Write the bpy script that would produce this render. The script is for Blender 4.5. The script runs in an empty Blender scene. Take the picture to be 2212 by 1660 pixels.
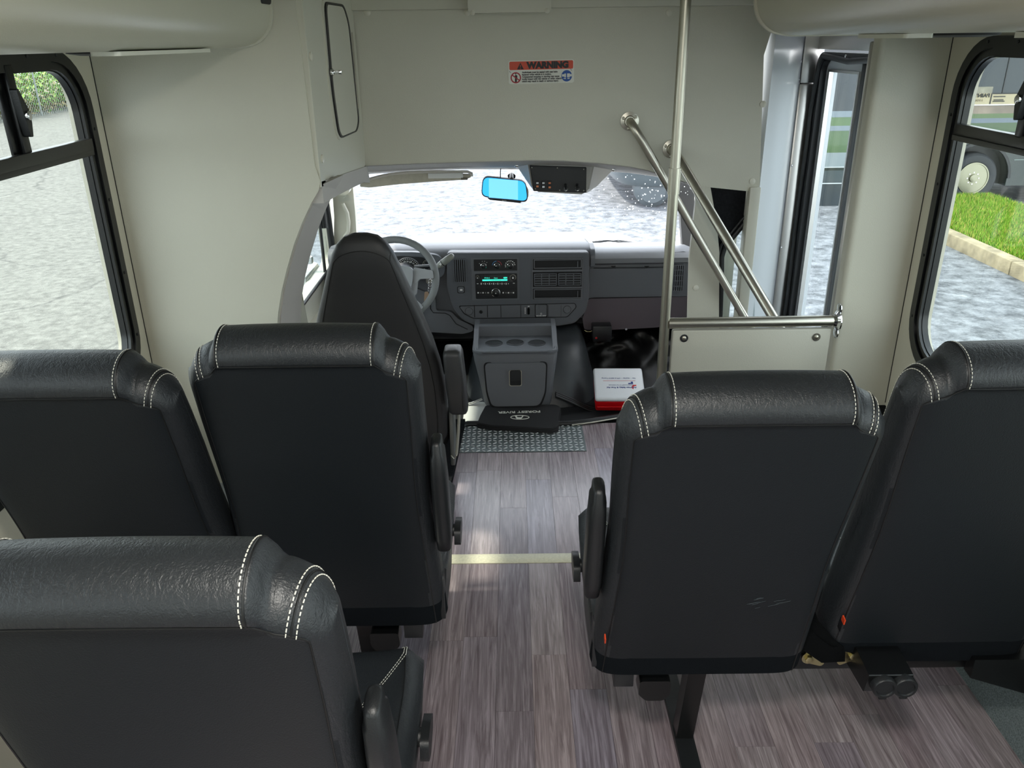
import bpy, bmesh, math, random
from mathutils import Vector, Matrix
from mathutils.geometry import tessellate_polygon
random.seed(7)
PI = math.pi
S = bpy.context.scene
COL = S.collection

# ------------------------------------------------------------------ camera
FPX, HC = 1741.0, 1.64
M3 = Matrix.Rotation(math.radians(.23), 3, 'Z') @ Matrix.Rotation(PI/2 - math.radians(23.17), 3, 'X') @ Matrix.Rotation(-math.radians(.8), 3, 'Z')
cd = bpy.data.cameras.new('camera'); cam = bpy.data.objects.new('camera', cd); COL.objects.link(cam)
cam.matrix_world = Matrix.Translation((0, 0, HC)) @ M3.to_4x4()
cd.sensor_width = 36.0; cd.lens = 36.0*FPX/2212; cd.clip_start = .02; cd.clip_end = 500
S.camera = cam

# ------------------------------------------------------------------ sky, sun, exposure
w = bpy.data.worlds.new('overcast_sky'); S.world = w; w.use_nodes = True
nt = w.node_tree; bg = nt.nodes['Background']
tc = nt.nodes.new('ShaderNodeTexCoord'); sp = nt.nodes.new('ShaderNodeSeparateXYZ'); rp = nt.nodes.new('ShaderNodeValToRGB')
nt.links.new(tc.outputs['Generated'], sp.inputs[0]); nt.links.new(sp.outputs['Z'], rp.inputs[0]); nt.links.new(rp.outputs[0], bg.inputs[0])
rp.color_ramp.elements[0].position = 0.0; rp.color_ramp.elements[0].color = (.93, .96, 1, 1)
rp.color_ramp.elements[1].position = .7; rp.color_ramp.elements[1].color = (.86, .92, 1, 1)
bg.inputs[1].default_value = 3.2
sd = bpy.data.lights.new('hazy_sun', 'SUN'); so = bpy.data.objects.new('hazy_sun', sd); COL.objects.link(so)
sd.energy = 5.0; sd.angle = math.radians(2.0); sd.color = (1, .90, .76)
so.rotation_euler = Vector((-1.17, -.13, 1.60)).to_track_quat('Z', 'Y').to_euler()
vs = S.view_settings; vs.view_transform = 'Standard'; vs.look = 'None'; vs.exposure = 0.74; vs.gamma = 1; vs.use_curve_mapping = False
S.cycles.max_bounces = 12; S.cycles.diffuse_bounces = 6; S.cycles.transparent_max_bounces = 16; S.cycles.transmission_bounces = 6
S.cycles.sample_clamp_indirect = 8; S.cycles.use_denoising = True; S.cycles.caustics_reflective = False; S.cycles.caustics_refractive = False

# ------------------------------------------------------------------ measuring: where a sight line of the photo meets a plane
CP = Vector((0, 0, HC))
def at(px, py, axis, v):
    d = M3 @ Vector(((px-1106)/FPX, -(py-830)/FPX, -1.0)); t = (v - CP[axis]) / d[axis]
    return CP + d*t
def AX(px, py, v): return at(px, py, 0, v)
def AY(px, py, v): return at(px, py, 1, v)
def AZ(px, py, v): return at(px, py, 2, v)

# ------------------------------------------------------------------ materials
def lin(c):
    return tuple((x/12.92 if x <= .04045 else ((x+.055)/1.055)**2.4) for x in c)
def hx(s):
    return lin(tuple(int(s[i:i+2], 16)/255 for i in (0, 2, 4)))
def mat(name, col, rough=.5, metal=0, spec=.5, bump=0, bscale=200, stretch=(1, 1, 1), vary=0, vscale=3, emit=None, estr=0, coat=0):
    m = bpy.data.materials.new(name); m.use_nodes = True; t = m.node_tree; b = t.nodes['Principled BSDF']
    c = hx(col) if isinstance(col, str) else col
    b.inputs['Base Color'].default_value = (*c, 1); b.inputs['Roughness'].default_value = rough
    b.inputs['Metallic'].default_value = metal; b.inputs['Specular IOR Level'].default_value = spec
    b.inputs['Coat Weight'].default_value = coat
    if emit: b.inputs['Emission Color'].default_value = (*hx(emit), 1); b.inputs['Emission Strength'].default_value = estr
    if bump or vary:
        tcx = t.nodes.new('ShaderNodeTexCoord'); mp = t.nodes.new('ShaderNodeMapping'); mp.inputs['Scale'].default_value = stretch
        t.links.new(tcx.outputs['Object'], mp.inputs[0])
    if bump:
        n = t.nodes.new('ShaderNodeTexNoise'); n.inputs['Scale'].default_value = bscale; n.inputs['Detail'].default_value = 3
        bp = t.nodes.new('ShaderNodeBump'); bp.inputs['Strength'].default_value = bump; bp.inputs['Distance'].default_value = .002
        t.links.new(mp.outputs[0], n.inputs[0]); t.links.new(n.outputs[0], bp.inputs['Height']); t.links.new(bp.outputs[0], b.inputs['Normal'])
    if vary:
        n2 = t.nodes.new('ShaderNodeTexNoise'); n2.inputs['Scale'].default_value = vscale; n2.inputs['Detail'].default_value = 6
        r = t.nodes.new('ShaderNodeValToRGB'); r.color_ramp.elements[0].position = .3; r.color_ramp.elements[1].position = .7
        r.color_ramp.elements[0].color = (*[x*(1-vary) for x in c], 1); r.color_ramp.elements[1].color = (*[min(1, x*(1+vary)) for x in c], 1)
        t.links.new(mp.outputs[0], n2.inputs[0]); t.links.new(n2.outputs[0], r.inputs[0]); t.links.new(r.outputs[0], b.inputs['Base Color'])
    return m
def glass(name, tint=(1, 1, 1), refl=.06, rough=.0):
    m = bpy.data.materials.new(name); m.use_nodes = True; t = m.node_tree
    for n in list(t.nodes): t.nodes.remove(n)
    o = t.nodes.new('ShaderNodeOutputMaterial'); mx = t.nodes.new('ShaderNodeMixShader'); a = t.nodes.new('ShaderNodeBsdfTransparent'); g = t.nodes.new('ShaderNodeBsdfGlossy')
    a.inputs[0].default_value = (*tint, 1); g.inputs['Roughness'].default_value = rough; mx.inputs[0].default_value = refl
    t.links.new(a.outputs[0], mx.inputs[1]); t.links.new(g.outputs[0], mx.inputs[2]); t.links.new(mx.outputs[0], o.inputs[0])
    return m

BEIGE = mat('beige_vinyl', 'c4c2b3', .42, bump=.25, bscale=260, vary=.03, vscale=2)
BEIGE2 = mat('beige_plastic', 'c9c7b8', .38, bump=.1, bscale=400)
BEIGE3 = mat('beige_wall_lining', 'cbc6b4', .5, bump=.1, bscale=300)
BUTTON = mat('button_cap', 'd2cfc0', .3)
BLACKF = mat('black_frame', '060708', .3, spec=.5)
RUBBER = mat('black_rubber', '131416', .45)
LEATHER = mat('leather', '1e2124', .42, spec=.5, bump=.35, bscale=420, vary=.06, vscale=8)
PANELV = mat('seat_back_vinyl', '0f1418', .52, spec=.34, bump=.3, bscale=500)
FELT = mat('seat_felt', '111519', .95, spec=.1, bump=1, bscale=900)
THREAD = mat('pale_thread', 'c9c8bd', .7)
SEAM = mat('seam_cord', '08090a', .5)
BLACKP = mat('black_plastic', '17191b', .42, bump=.2, bscale=500)
BLACKM = mat('black_painted_steel', '0b0c0d', .3)
STEEL = mat('brushed_stainless', 'b4b0a2', .34, 1, bump=.15, bscale=300, stretch=(1, 1, .02))
STEELX = mat('brushed_stainless_rail', 'c2beb2', .32, 1)
CHROME = mat('chrome', 'd8d8d8', .12, 1)
ALU = mat('aluminium', 'c3c1bd', .33, 1, bump=.05, bscale=200)
WHITEP = mat('white_gelcoat', 'c9cdd0', .25, coat=.4)
DASH = mat('charcoal_dash', '65676b', .5, bump=.3, bscale=600)
DASHL = mat('grey_dash_pad', '77797d', .48, bump=.3, bscale=600)
DASHM = mat('grey_fascia', '5c5f64', .42, bump=.15, bscale=600)
DARKIN = mat('dark_recess', '0c0d10', .6)
GREYT = mat('grey_headliner_trim', 'b4b0ab', .7, bump=.4, bscale=500)
GREYC = mat('grey_console', 'a09e98', .5, bump=.2, bscale=500)
WHEELM = mat('grey_wheel_rim', '7b7f80', .5, bump=.5, bscale=700)
HUBM = mat('grey_wheel_hub', '9a9ea2', .45, bump=.1, bscale=500)
LGHT = mat('light_print', 'e6e6e2', .5)
RED = mat('red_plastic', 'd80d18', .35)
WHT = mat('white_plastic', 'e4e6ea', .35)
NAVY = mat('navy_print', '16357e', .6)
REDP = mat('red_print', 'd03030', .6)
ORANGE = mat('orange_print', 'c8401c', .45)
INK = mat('black_print', '121212', .5)
WHPR = mat('white_print', 'd9d9cf', .45)
GOLD = mat('zinc_bolt', 'b8ad84', .25, 1)
BROWN = mat('tan_tag', 'b49a80', .6)
CARPET = mat('grey_carpet', '727c7d', 1, spec=.05, bump=1, bscale=700, vary=.35, vscale=260)
DCARP = mat('dark_carpet', '1f2022', 1, spec=.05, bump=1, bscale=500, vary=.3, vscale=90)
STRIP = mat('speckled_cream_strip', 'c9c5ae', .4, vary=.12, vscale=130)
TREAD = mat('tread_plate', '636b6b', .45, .6, vary=.2, vscale=20)
LUG = mat('tread_lug', 'eef0f0', .3, .5)
DOG = mat('engine_cover_vinyl', '34383c', .36, bump=.3, bscale=400)
BLKVIN = mat('black_soft_vinyl', '0a0a0b', .33, spec=.5)
BAGM = mat('bag_cloth', '1b1b1d', .8, bump=.6, bscale=600)
PANE = glass('clear_glass', (.78, .82, .81), .06)
PANEW = glass('windshield_glass', (.95, .97, .98), .05)
PANED = glass('tinted_door_glass', (.86, .9, .9), .08)
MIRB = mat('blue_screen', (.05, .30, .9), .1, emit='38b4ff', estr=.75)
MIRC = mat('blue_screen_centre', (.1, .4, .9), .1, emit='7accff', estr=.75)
ORANGEL = mat('orange_lamp', 'e08858', .4)
SCREEN = mat('display_green', '39d8b8', .5, emit='39e8c8', estr=.8)
SCRB = mat('display_black', '06100f', .15)

# ------------------------------------------------------------------ helpers
W = {}
def wloc(o): return W.get(o.name, Vector((0, 0, 0)))
def finish(name, bm, m, parent=None, smooth=None, local=False, origin=None, kind=None):
    """links one mesh object; coordinates are the world's, or with local=True those of the parent"""
    me = bpy.data.meshes.new(name)
    bmesh.ops.recalc_face_normals(bm, faces=bm.faces[:])
    if smooth is not None:
        for f in bm.faces: f.smooth = True
        for e in bm.edges:
            if len(e.link_faces) == 2 and e.calc_face_angle(0) > math.radians(smooth): e.smooth = False
    if local: c = Vector((0, 0, 0))
    elif origin is not None: c = Vector(origin)
    else:
        vs_ = [v.co for v in bm.verts]
        c = Vector(((min(v.x for v in vs_)+max(v.x for v in vs_))/2, (min(v.y for v in vs_)+max(v.y for v in vs_))/2, min(v.z for v in vs_)))
    if not local: bmesh.ops.translate(bm, verts=bm.verts[:], vec=-c)
    bm.to_mesh(me); bm.free()
    for mm in (m if isinstance(m, (list, tuple)) else [m]): me.materials.append(mm)
    o = bpy.data.objects.new(name, me); COL.objects.link(o)
    if parent is not None:
        o.parent = parent
        if local: W[o.name] = wloc(parent).copy()
        else: o.location = c - wloc(parent); W[o.name] = c
    else: o.location = c; W[o.name] = c
    if kind: o['kind'] = kind
    return o
def tag(o, label=None, cat=None, group=None, kind=None):
    if label: o['label'] = label
    if cat: o['category'] = cat
    if group: o['group'] = group
    if kind: o['kind'] = kind
    return o
def thing(name, loc, label=None, cat=None, group=None, kind=None):
    o = bpy.data.objects.new(name, None); o.empty_display_size = .05; COL.objects.link(o); o.location = loc; W[o.name] = Vector(loc)
    return tag(o, label, cat, group, kind)
def abox(bm, lo, hi, bev=0, seg=2, mi=0):
    c = [(a+b)/2 for a, b in zip(lo, hi)]; s = [max(abs(b-a), 1e-5) for a, b in zip(lo, hi)]
    r = bmesh.ops.create_cube(bm, size=1, matrix=Matrix.Translation(c) @ Matrix.Diagonal((*s, 1)))
    vs_ = r['verts']
    if mi:
        for f in {f for v in vs_ for f in v.link_faces}: f.material_index = mi
    if bev:
        es = list({e for v in vs_ for e in v.link_edges})
        bmesh.ops.bevel(bm, geom=es, offset=min(bev, min(s)*.45), segments=seg, affect='EDGES', profile=.5)
def box(name, lo, hi, m, parent=None, bev=0, seg=2, **k):
    bm = bmesh.new(); abox(bm, lo, hi, bev, seg); return finish(name, bm, m, parent, smooth=35 if bev else None, **k)
def prism_bm(bm, pts, fn, d0, d1, holes=(), bev=0):
    """polygon (2D) with holes, extruded between depths d0 and d1; fn(u, v, d) gives the 3D point"""
    loops = [list(pts)] + [list(h) for h in holes]
    tris = tessellate_polygon([[Vector((p[0], p[1], 0)) for p in l] for l in loops])
    flat = [p for l in loops for p in l]
    A = [bm.verts.new(fn(p[0], p[1], d0)) for p in flat]; B = [bm.verts.new(fn(p[0], p[1], d1)) for p in flat]
    for t in tris:
        try:
            bm.faces.new([A[i] for i in t]); bm.faces.new([B[i] for i in reversed(t)])
        except ValueError: pass
    k = 0
    for l in loops:
        n = len(l)
        for i in range(n):
            j = (i+1) % n
            try: bm.faces.new([A[k+i], A[k+j], B[k+j], B[k+i]])
            except ValueError: pass
        k += n
XZ = lambda u, v, d: (u, d, v)      # plates facing the rear (normal along Y)
YZ = lambda u, v, d: (d, u, v)      # plates on the side walls
XY = lambda u, v, d: (u, v, d)
def prism(name, pts, fn, d0, d1, m, parent=None, holes=(), smooth=30, **k):
    bm = bmesh.new(); prism_bm(bm, pts, fn, d0, d1, holes); return finish(name, bm, m, parent, smooth=smooth, **k)
def rrect(u0, v0, u1, v1, r, n=6):
    if not isinstance(r, (tuple, list)): r = (r,)*4
    P_ = []
    for (cu, cv, a, rr) in ((u1, v1, 0, r[0]), (u0, v1, 90, r[1]), (u0, v0, 180, r[2]), (u1, v0, 270, r[3])):
        su = -1 if cu == u1 else 1; sv = -1 if cv == v1 else 1
        for i in range(n+1):
            t = math.radians(a+90*i/n); P_.append((cu+su*rr+rr*math.cos(t), cv+sv*rr+rr*math.sin(t)))
    return P_
def round_poly(pts, r, n=5):
    out = []; N = len(pts)
    rs = r if isinstance(r, (list, tuple)) else [r]*N
    for i in range(N):
        p = Vector(pts[i]); a = Vector(pts[i-1])-p; b = Vector(pts[(i+1) % N])-p
        rr = min(rs[i], a.length*.45, b.length*.45)
        if rr <= 1e-6: out.append(tuple(p)); continue
        a.normalize(); b.normalize(); s, e = p+a*rr, p+b*rr
        for k in range(n+1):
            t = k/n; q = s*(1-t)**2 + p*2*t*(1-t) + e*t*t; out.append((q.x, q.y))
    return out
def tube_bm(bm, pts, r, n=10, closed=False, flat=None):
    pts = [Vector(p) for p in pts]; rings = []; N = len(pts); up = None
    for i, p in enumerate(pts):
        d = (pts[(i+1) % N]-pts[i-1]) if closed else (pts[min(i+1, N-1)]-pts[max(i-1, 0)])
        d.normalize()
        if up is None: up = Vector((0, 0, 1)) if abs(d.z) < .9 else Vector((1, 0, 0))
        s = d.cross(up); s.normalize(); up = s.cross(d); up.normalize()
        rr = r[i] if isinstance(r, (list, tuple)) else r
        fx, fy = flat or (1, 1)
        rings.append([bm.verts.new(p + s*math.cos(2*PI*k/n)*rr*fx + up*math.sin(2*PI*k/n)*rr*fy) for k in range(n)])
    for i in range(N if closed else N-1):
        a, b = rings[i], rings[(i+1) % N]
        for k in range(n): bm.faces.new([a[k], a[(k+1) % n], b[(k+1) % n], b[k]])
    if not closed:
        bm.faces.new(rings[0]); bm.faces.new(list(reversed(rings[-1])))
def tube(name, pts, r, m, parent=None, n=12, closed=False, flat=None, **k):
    bm = bmesh.new(); tube_bm(bm, pts, r, n, closed, flat); return finish(name, bm, m, parent, smooth=50, **k)
def lathe_bm(bm, prof, c, axis='Y', n=24, M=None):
    """prof = [(radius, offset along axis)]"""
    c = Vector(c); rings = []
    for r, h in prof:
        ring = []
        for k in range(n):
            a = 2*PI*k/n; x, y = r*math.cos(a), r*math.sin(a)
            v = Vector((x, h, y)) if axis == 'Y' else Vector((x, y, h)) if axis == 'Z' else Vector((h, x, y))
            if M is not None: v = M @ v
            ring.append(bm.verts.new(c+v))
        rings.append(ring)
    for a, b in zip(rings, rings[1:]):
        for k in range(n): bm.faces.new([a[k], a[(k+1) % n], b[(k+1) % n], b[k]])
    bm.faces.new(rings[0]); bm.faces.new(list(reversed(rings[-1])))
def lathe(name, prof, c, m, parent=None, axis='Y', n=24, M=None, **k):
    bm = bmesh.new(); lathe_bm(bm, prof, c, axis, n, M); return finish(name, bm, m, parent, smooth=40, **k)
def ring_stack_bm(bm, rings, n=36, p=4.0):
    """rings = [(centre, half width x, half depth y)]: closed skin of superellipses"""
    R_ = []
    for (c, hw_, hd) in rings:
        row = []
        for k in range(n):
            a = 2*PI*k/n; cx, sx = math.cos(a), math.sin(a)
            row.append(bm.verts.new(Vector(c)+Vector((hw_*math.copysign(abs(cx)**(2/p), cx), hd*math.copysign(abs(sx)**(2/p), sx), 0))))
        R_.append(row)
    for a, b in zip(R_, R_[1:]):
        for k in range(n): bm.faces.new([a[k], a[(k+1) % n], b[(k+1) % n], b[k]])
    bm.faces.new(R_[0]); bm.faces.new(list(reversed(R_[-1])))
def text(name, body, size, loc, rot, m, parent=None, sx=1, align='CENTER', ext=.0003, bold=0, local=False):
    c = bpy.data.curves.new(name, 'FONT'); c.body = body; c.size = size; c.extrude = ext; c.align_x = align; c.align_y = 'CENTER'; c.offset = bold; c.resolution_u = 4
    tmp = bpy.data.objects.new('tmp', c); COL.objects.link(tmp); dg = bpy.context.evaluated_depsgraph_get()
    me = bpy.data.meshes.new_from_object(tmp.evaluated_get(dg)); bpy.data.objects.remove(tmp); bpy.data.curves.remove(c)
    me.name = name; me.materials.clear(); me.materials.append(m); o = bpy.data.objects.new(name, me); COL.objects.link(o)
    o.location = Vector(loc) - (Vector((0, 0, 0)) if local or parent is None else wloc(parent)); o.rotation_euler = rot; o.scale = (sx, 1, 1)
    if parent: o.parent = parent
    W[o.name] = Vector(loc)
    return o
FACE_REAR = (PI/2, 0, 0)            # lettering that reads from behind, on a plate facing -Y
def pb(name, x0, y0, x1, y1, Y, depth, m, parent=None, r=0, bev=0):
    """rounded block whose face (towards -Y) spans the given measured rectangle in the plane Y"""
    a, b = AY(x0, y1, Y), AY(x1, y0, Y); u0, u1 = sorted((a.x, b.x)); v0, v1 = sorted((a.z, b.z))
    k = abs(b.x-a.x)/max(abs(x1-x0), 1)
    if bev: return box(name, (u0, Y, v0), (u1, Y+depth, v1), m, parent, bev)
    return prism(name, rrect(u0, v0, u1, v1, max(r*k, 1e-4), 5) if r else [(u0, v0), (u1, v0), (u1, v1), (u0, v1)], XZ, Y, Y+depth, m, parent)
def ppoly(name, pts, Y, depth, m, parent=None, r=0, holes=(), n=5):
    q = [(AY(x, y, Y).x, AY(x, y, Y).z) for x, y in pts]
    hs = [[(AY(x, y, Y).x, AY(x, y, Y).z) for x, y in h] for h in holes]
    return prism(name, round_poly(q, r, n) if r else q, XZ, Y, Y+depth, m, parent, holes=hs)
def copy_tree(o, parent=None, loc=None):
    c = o.copy(); COL.objects.link(c)
    if parent is not None: c.parent = parent
    if loc is not None: c.location = loc
    for ch in list(o.children): copy_tree(ch, c)
    return c

# ------------------------------------------------------------------ floor
XL, XR = -1.2, 1.3
floor = box('floor', (XL-.03, -2.6, -.06), (XR+.03, 3.36, -.006), mat('floor_base', '2a2524', .7), kind='structure')
def plank_mat():
    m = bpy.data.materials.new('wood_vinyl'); m.use_nodes = True; t = m.node_tree; b = t.nodes['Principled BSDF']; L = t.links.new
    g = t.nodes.new('ShaderNodeNewGeometry'); oi = t.nodes.new('ShaderNodeObjectInfo')
    off = t.nodes.new('ShaderNodeVectorMath'); off.operation = 'MULTIPLY_ADD'; off.inputs[1].default_value = (17, 31, 0)
    cmb = t.nodes.new('ShaderNodeCombineXYZ'); L(oi.outputs['Random'], cmb.inputs[0]); L(oi.outputs['Random'], cmb.inputs[1])
    L(cmb.outputs[0], off.inputs[0]); L(g.outputs['Position'], off.inputs[2])
    mp = t.nodes.new('ShaderNodeMapping'); mp.inputs['Scale'].default_value = (55, 2.4, 1); L(off.outputs[0], mp.inputs[0])
    n1 = t.nodes.new('ShaderNodeTexNoise'); n1.inputs['Scale'].default_value = 1.6; n1.inputs['Detail'].default_value = 8; n1.inputs['Roughness'].default_value = .62; n1.inputs['Distortion'].default_value = 1.1
    L(mp.outputs[0], n1.inputs[0])
    mp2 = t.nodes.new('ShaderNodeMapping'); mp2.inputs['Scale'].default_value = (420, 9, 1); L(off.outputs[0], mp2.inputs[0])
    n2 = t.nodes.new('ShaderNodeTexNoise'); n2.inputs['Scale'].default_value = 1; n2.inputs['Detail'].default_value = 4; L(mp2.outputs[0], n2.inputs[0])
    r = t.nodes.new('ShaderNodeValToRGB'); e = r.color_ramp.elements
    e[0].position = .30; e[0].color = (*hx('685c60'), 1); e[1].position = .72; e[1].color = (*hx('b0a5aa'), 1)
    k = e.new(.5); k.color = (*hx('8c8186'), 1); L(n1.outputs[0], r.inputs[0])
    mx = t.nodes.new('ShaderNodeMix'); mx.data_type = 'RGBA'; mx.blend_type = 'MULTIPLY'; mx.inputs[0].default_value = .42
    r2 = t.nodes.new('ShaderNodeValToRGB'); r2.color_ramp.elements[0].position = .35; r2.color_ramp.elements[0].color = (.45, .45, .45, 1); r2.color_ramp.elements[1].position = .6; r2.color_ramp.elements[1].color = (1, 1, 1, 1)
    L(n2.outputs[0], r2.inputs[0]); L(r.outputs[0], mx.inputs['A']); L(r2.outputs[0], mx.inputs['B'])
    mx2 = t.nodes.new('ShaderNodeMix'); mx2.data_type = 'RGBA'; mx2.blend_type = 'MULTIPLY'; mx2.inputs[0].default_value = 1
    L(mx.outputs['Result'], mx2.inputs['A']); L(oi.outputs['Color'], mx2.inputs['B']); L(mx2.outputs['Result'], b.inputs['Base Color'])
    b.inputs['Roughness'].default_value = .27; b.inputs['Specular IOR Level'].default_value = .8
    bp = t.nodes.new('ShaderNodeBump'); bp.inputs['Strength'].default_value = .25; bp.inputs['Distance'].default_value = .001
    L(n2.outputs[0], bp.inputs['Height']); L(bp.outputs[0], b.inputs['Normal'])
    return m
WOOD = plank_mat()
TINT = [(1, .97, .96), (.86, .85, .88), (1.1, 1.06, 1.02), (.96, .9, .9), (.9, .92, 1.0), (1.12, 1.12, 1.08), (.8, .76, .76)]
pm = {}
def plank(x0, x1, y0, y1):
    g = .0004; key = (round(x1-x0, 3), round(y1-y0, 3))
    if key not in pm:
        bm = bmesh.new(); abox(bm, (-(x1-x0)/2+g, -(y1-y0)/2+g, -.006), ((x1-x0)/2-g, (y1-y0)/2-g, 0)); me = bpy.data.meshes.new('plank'); bm.to_mesh(me); bm.free(); me.materials.append(WOOD); pm[key] = me
    o = bpy.data.objects.new('plank', pm[key]); COL.objects.link(o); o.parent = floor; o.location = Vector(((x0+x1)/2, (y0+y1)/2, 0)) - wloc(floor)
    c = random.choice(TINT); k = random.uniform(.92, 1.08); o.color = (c[0]*k, c[1]*k, c[2]*k, 1)
PW = .1005
joint = {0: 1.836, 1: 1.624, -1: 1.916, 2: 1.83, 3: 1.7, -2: 1.5, 4: 1.3, 5: 1.62, 6: 1.9, 7: 1.4, 8: 1.51, 9: 1.75, -3: 1.2}
for i in range(-12, 13):
    x0 = -.062+PW*i; x1 = x0+PW
    j0 = {-1: 1.916, 0: 1.624, 1: 1.836, 8: 1.51}.get(i, 1.3+((i*37) % 10)/10)
    if x1 > 1.226: x1 = 1.226
    if x0 < XL or x1-x0 < .01: continue
    for (a, b) in ((-.6, 2.28), (2.334, 3.36)):                     # the cream strip parts the two sheets
        ys = sorted({a, b} | {j0+1.01*k for k in range(-3, 4) if a+.02 < j0+1.01*k < b-.02})
        for y0, y1 in zip(ys, ys[1:]):
            if y0 > 2.3 and x1 <= .312 and x0 > -.26:
                y1 = min(y1, 3.08)
                if y1-y0 < .02 or y0 >= 3.08: continue
            plank(x0, x1, y0, y1)
box('cross_strip', (XL, 2.281, -.006), (XR, 2.333, .0025), STRIP, floor, bev=.001)
tp = box('tread_plate', (-.245, 3.082, -.006), (.306, 3.362, .003), TREAD, floor)
bm = bmesh.new()
for i in range(23):
    for j in range(12):
        x = -.235+i*.0238; y = 3.092+j*.0235
        a = math.radians(32 if (i+j) % 2 else -32)
        Mx = Matrix.Translation((x, y, .0035)) @ Matrix.Rotation(a, 4, 'Z') @ Matrix.Diagonal((.0118, .0024, .0022, 1))
        bmesh.ops.create_icosphere(bm, subdivisions=1, radius=1, matrix=Mx)
finish('raised_lugs', bm, LUG, tp, smooth=80, kind='stuff')
cw = prism('wheel_well_carpet', [(1.226, 0), (1.30, .42), (1.33, .42), (1.33, -.02), (1.226, -.02)], lambda u, v, d: (u, d, v), -1.0, 2.0, CARPET, floor)
prism('wheel_box', [(2.0, 0), (2.05, .44), (2.62, .44), (2.62, 0)], lambda u, v, d: (d, u, v), 1.12, 1.32, DCARP, floor)

# ------------------------------------------------------------------ side walls with windows
def window(n, x, sgn, y0, y1, seen):
    """a bus window: black frame, upper sliding panes, mid bar, divider, latch"""
    z0, z1 = .655, 1.632
    wd = thing('window_%d' % n, (x, (y0+y1)/2, z0), kind='structure')
    O = lambda d: rrect(y0+d, z0+d, y1-d, z1-d, .16-d*.9, 8)
    inn = lambda v: v*sgn
    prism('outer_frame', O(0), YZ, x-sgn*.012, x+sgn*.004, BLACKF, wd, holes=[O(.03)])
    prism('inner_frame', O(.026), YZ, x-sgn*.006, x+sgn*.02, BLACKF, wd, holes=[O(.05)])
    prism('frame_lip', O(.047), YZ, x+sgn*.004, x+sgn*.022, BLACKF, wd, holes=[O(.053)])
    box('gasket', (x+sgn*.02-.001, y1-.09, 1.0), (x+sgn*.02+.001, y1-.088, 1.002), RUBBER, wd) if False else None
    box('mid_bar', (x-.008, y0+.045, 1.366), (x+.014, y1-.045, 1.398), BLACKF, wd, bev=.003)
    box('bar_lip', (x-sgn*.008-.004, y0+.045, 1.352), (x-sgn*.008+.004, y1-.045, 1.367), BLACKF, wd, bev=.002)
    ym = y1-.343
    box('divider', (x-.008, ym-.032, 1.39), (x+.008, ym, 1.60), BLACKF, wd, bev=.003)
    box('divider_rail', (x+sgn*.008-.004, ym-.06, 1.39), (x+sgn*.008+.004, ym-.03, 1.60), BLACKF, wd, bev=.002)
    prism('pane', O(.05), YZ, x+sgn*.018, x+sgn*.021, PANE, wd)
    if seen:
        lt = prism('latch', round_poly([(ym-.038, 1.545), (ym-.030, 1.548), (ym-.004, 1.495), (ym-.004, 1.468), (ym-.012, 1.435), (ym-.022, 1.435), (ym-.030, 1.48)], .004), YZ, x-sgn*.026, x-sgn*.008, BLACKP, wd)
        lathe('latch_knob', [(.011, 0), (.011, .006), (.007, .008)], (x-sgn*.026, ym-.018, 1.485), CHROME, lt, axis='X', n=16, M=Matrix.Scale(-sgn, 3, (1, 0, 0)))
        for (yy, zz) in [(y1-.016, .8), (y1-.016, 1.0), (y1-.016, 1.22), (y1-.016, 1.42), (y1-.14, 1.618), (y1-.42, 1.618), (y1-.28, 1.618)]:
            lathe('frame_screw', [(.0045, 0), (.0045, .002), (.002, .003)], (x-sgn*.012, yy, zz), BLACKP, wd, axis='X', n=10, M=Matrix.Scale(-sgn, 3, (1, 0, 0)))
    return wd
LW = [(1.22, 2.415), (-.02, 1.14), (-1.22, -.08), (-2.4, -1.28)]
RWN = [(1.30, 2.50), (.06, 1.22), (-1.16, .0), (-2.4, -1.24)]
def wallholes(ws): return [rrect(a+.02, .675, b-.02, 1.612, .13, 8) for a, b in ws]
prism('wall_left', [(-2.6, 0), (2.52, 0), (2.52, 2.0), (-2.6, 2.0)], YZ, XL, XL-.05, BEIGE3, holes=wallholes(LW), kind='structure')
prism('wall_right', [(-2.6, 0), (2.64, 0), (2.64, 2.0), (-2.6, 2.0)], YZ, XR, XR+.05, BEIGE3, holes=wallholes(RWN), kind='structure')
n = 1
for (a, b) in LW: window(n, XL, -1, a, b, n == 1); n += 1
for (a, b) in RWN: window(n, XR, 1, a, b, n == 5); n += 1
prism('wall_rear', [(XL, 0), (XR, 0), (XR, 2.0), (XL, 2.0)], XZ, -2.6, -2.65, BEIGE3, holes=[rrect(-.8, .8, .9, 1.7, .1)], kind='structure')
rw_ = prism('window_9', rrect(-.82, .78, .92, 1.72, .11), XZ, -2.60, -2.58, BLACKF, holes=[rrect(-.76, .84, .86, 1.66, .08)], kind='structure')
box('pane', (-.78, -2.63, .82), (.88, -2.625, 1.68), PANE, rw_)
box('ceiling', (XL-.05, -2.65, 2.0), (XR+.05, 3.36, 2.04), mat('ceiling_panel', 'cfcdc2', .6), kind='structure')

# ------------------------------------------------------------------ front wall of the passenger body
YB = 2.48
curve = [(692, 392), (688, 412), (672, 440), (654, 478), (636, 525), (620, 580), (608, 630), (601, 675), (599, 700), (598, 760)]
cp = [(AY(x, y, YB).x, AY(x, y, YB).z) for x, y in curve]
prism('wall_front_left', [(XL, 0), (XL, 2.0), (-.60, 2.0), (-.592, 1.3)] + cp + [(-.72, 0)], XZ, YB, YB+.03, BEIGE, kind='structure')
box('trim_1', (XL, YB-.002, .45), (XL+.002, YB, 1.63), BLACKF, kind='structure')
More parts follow.
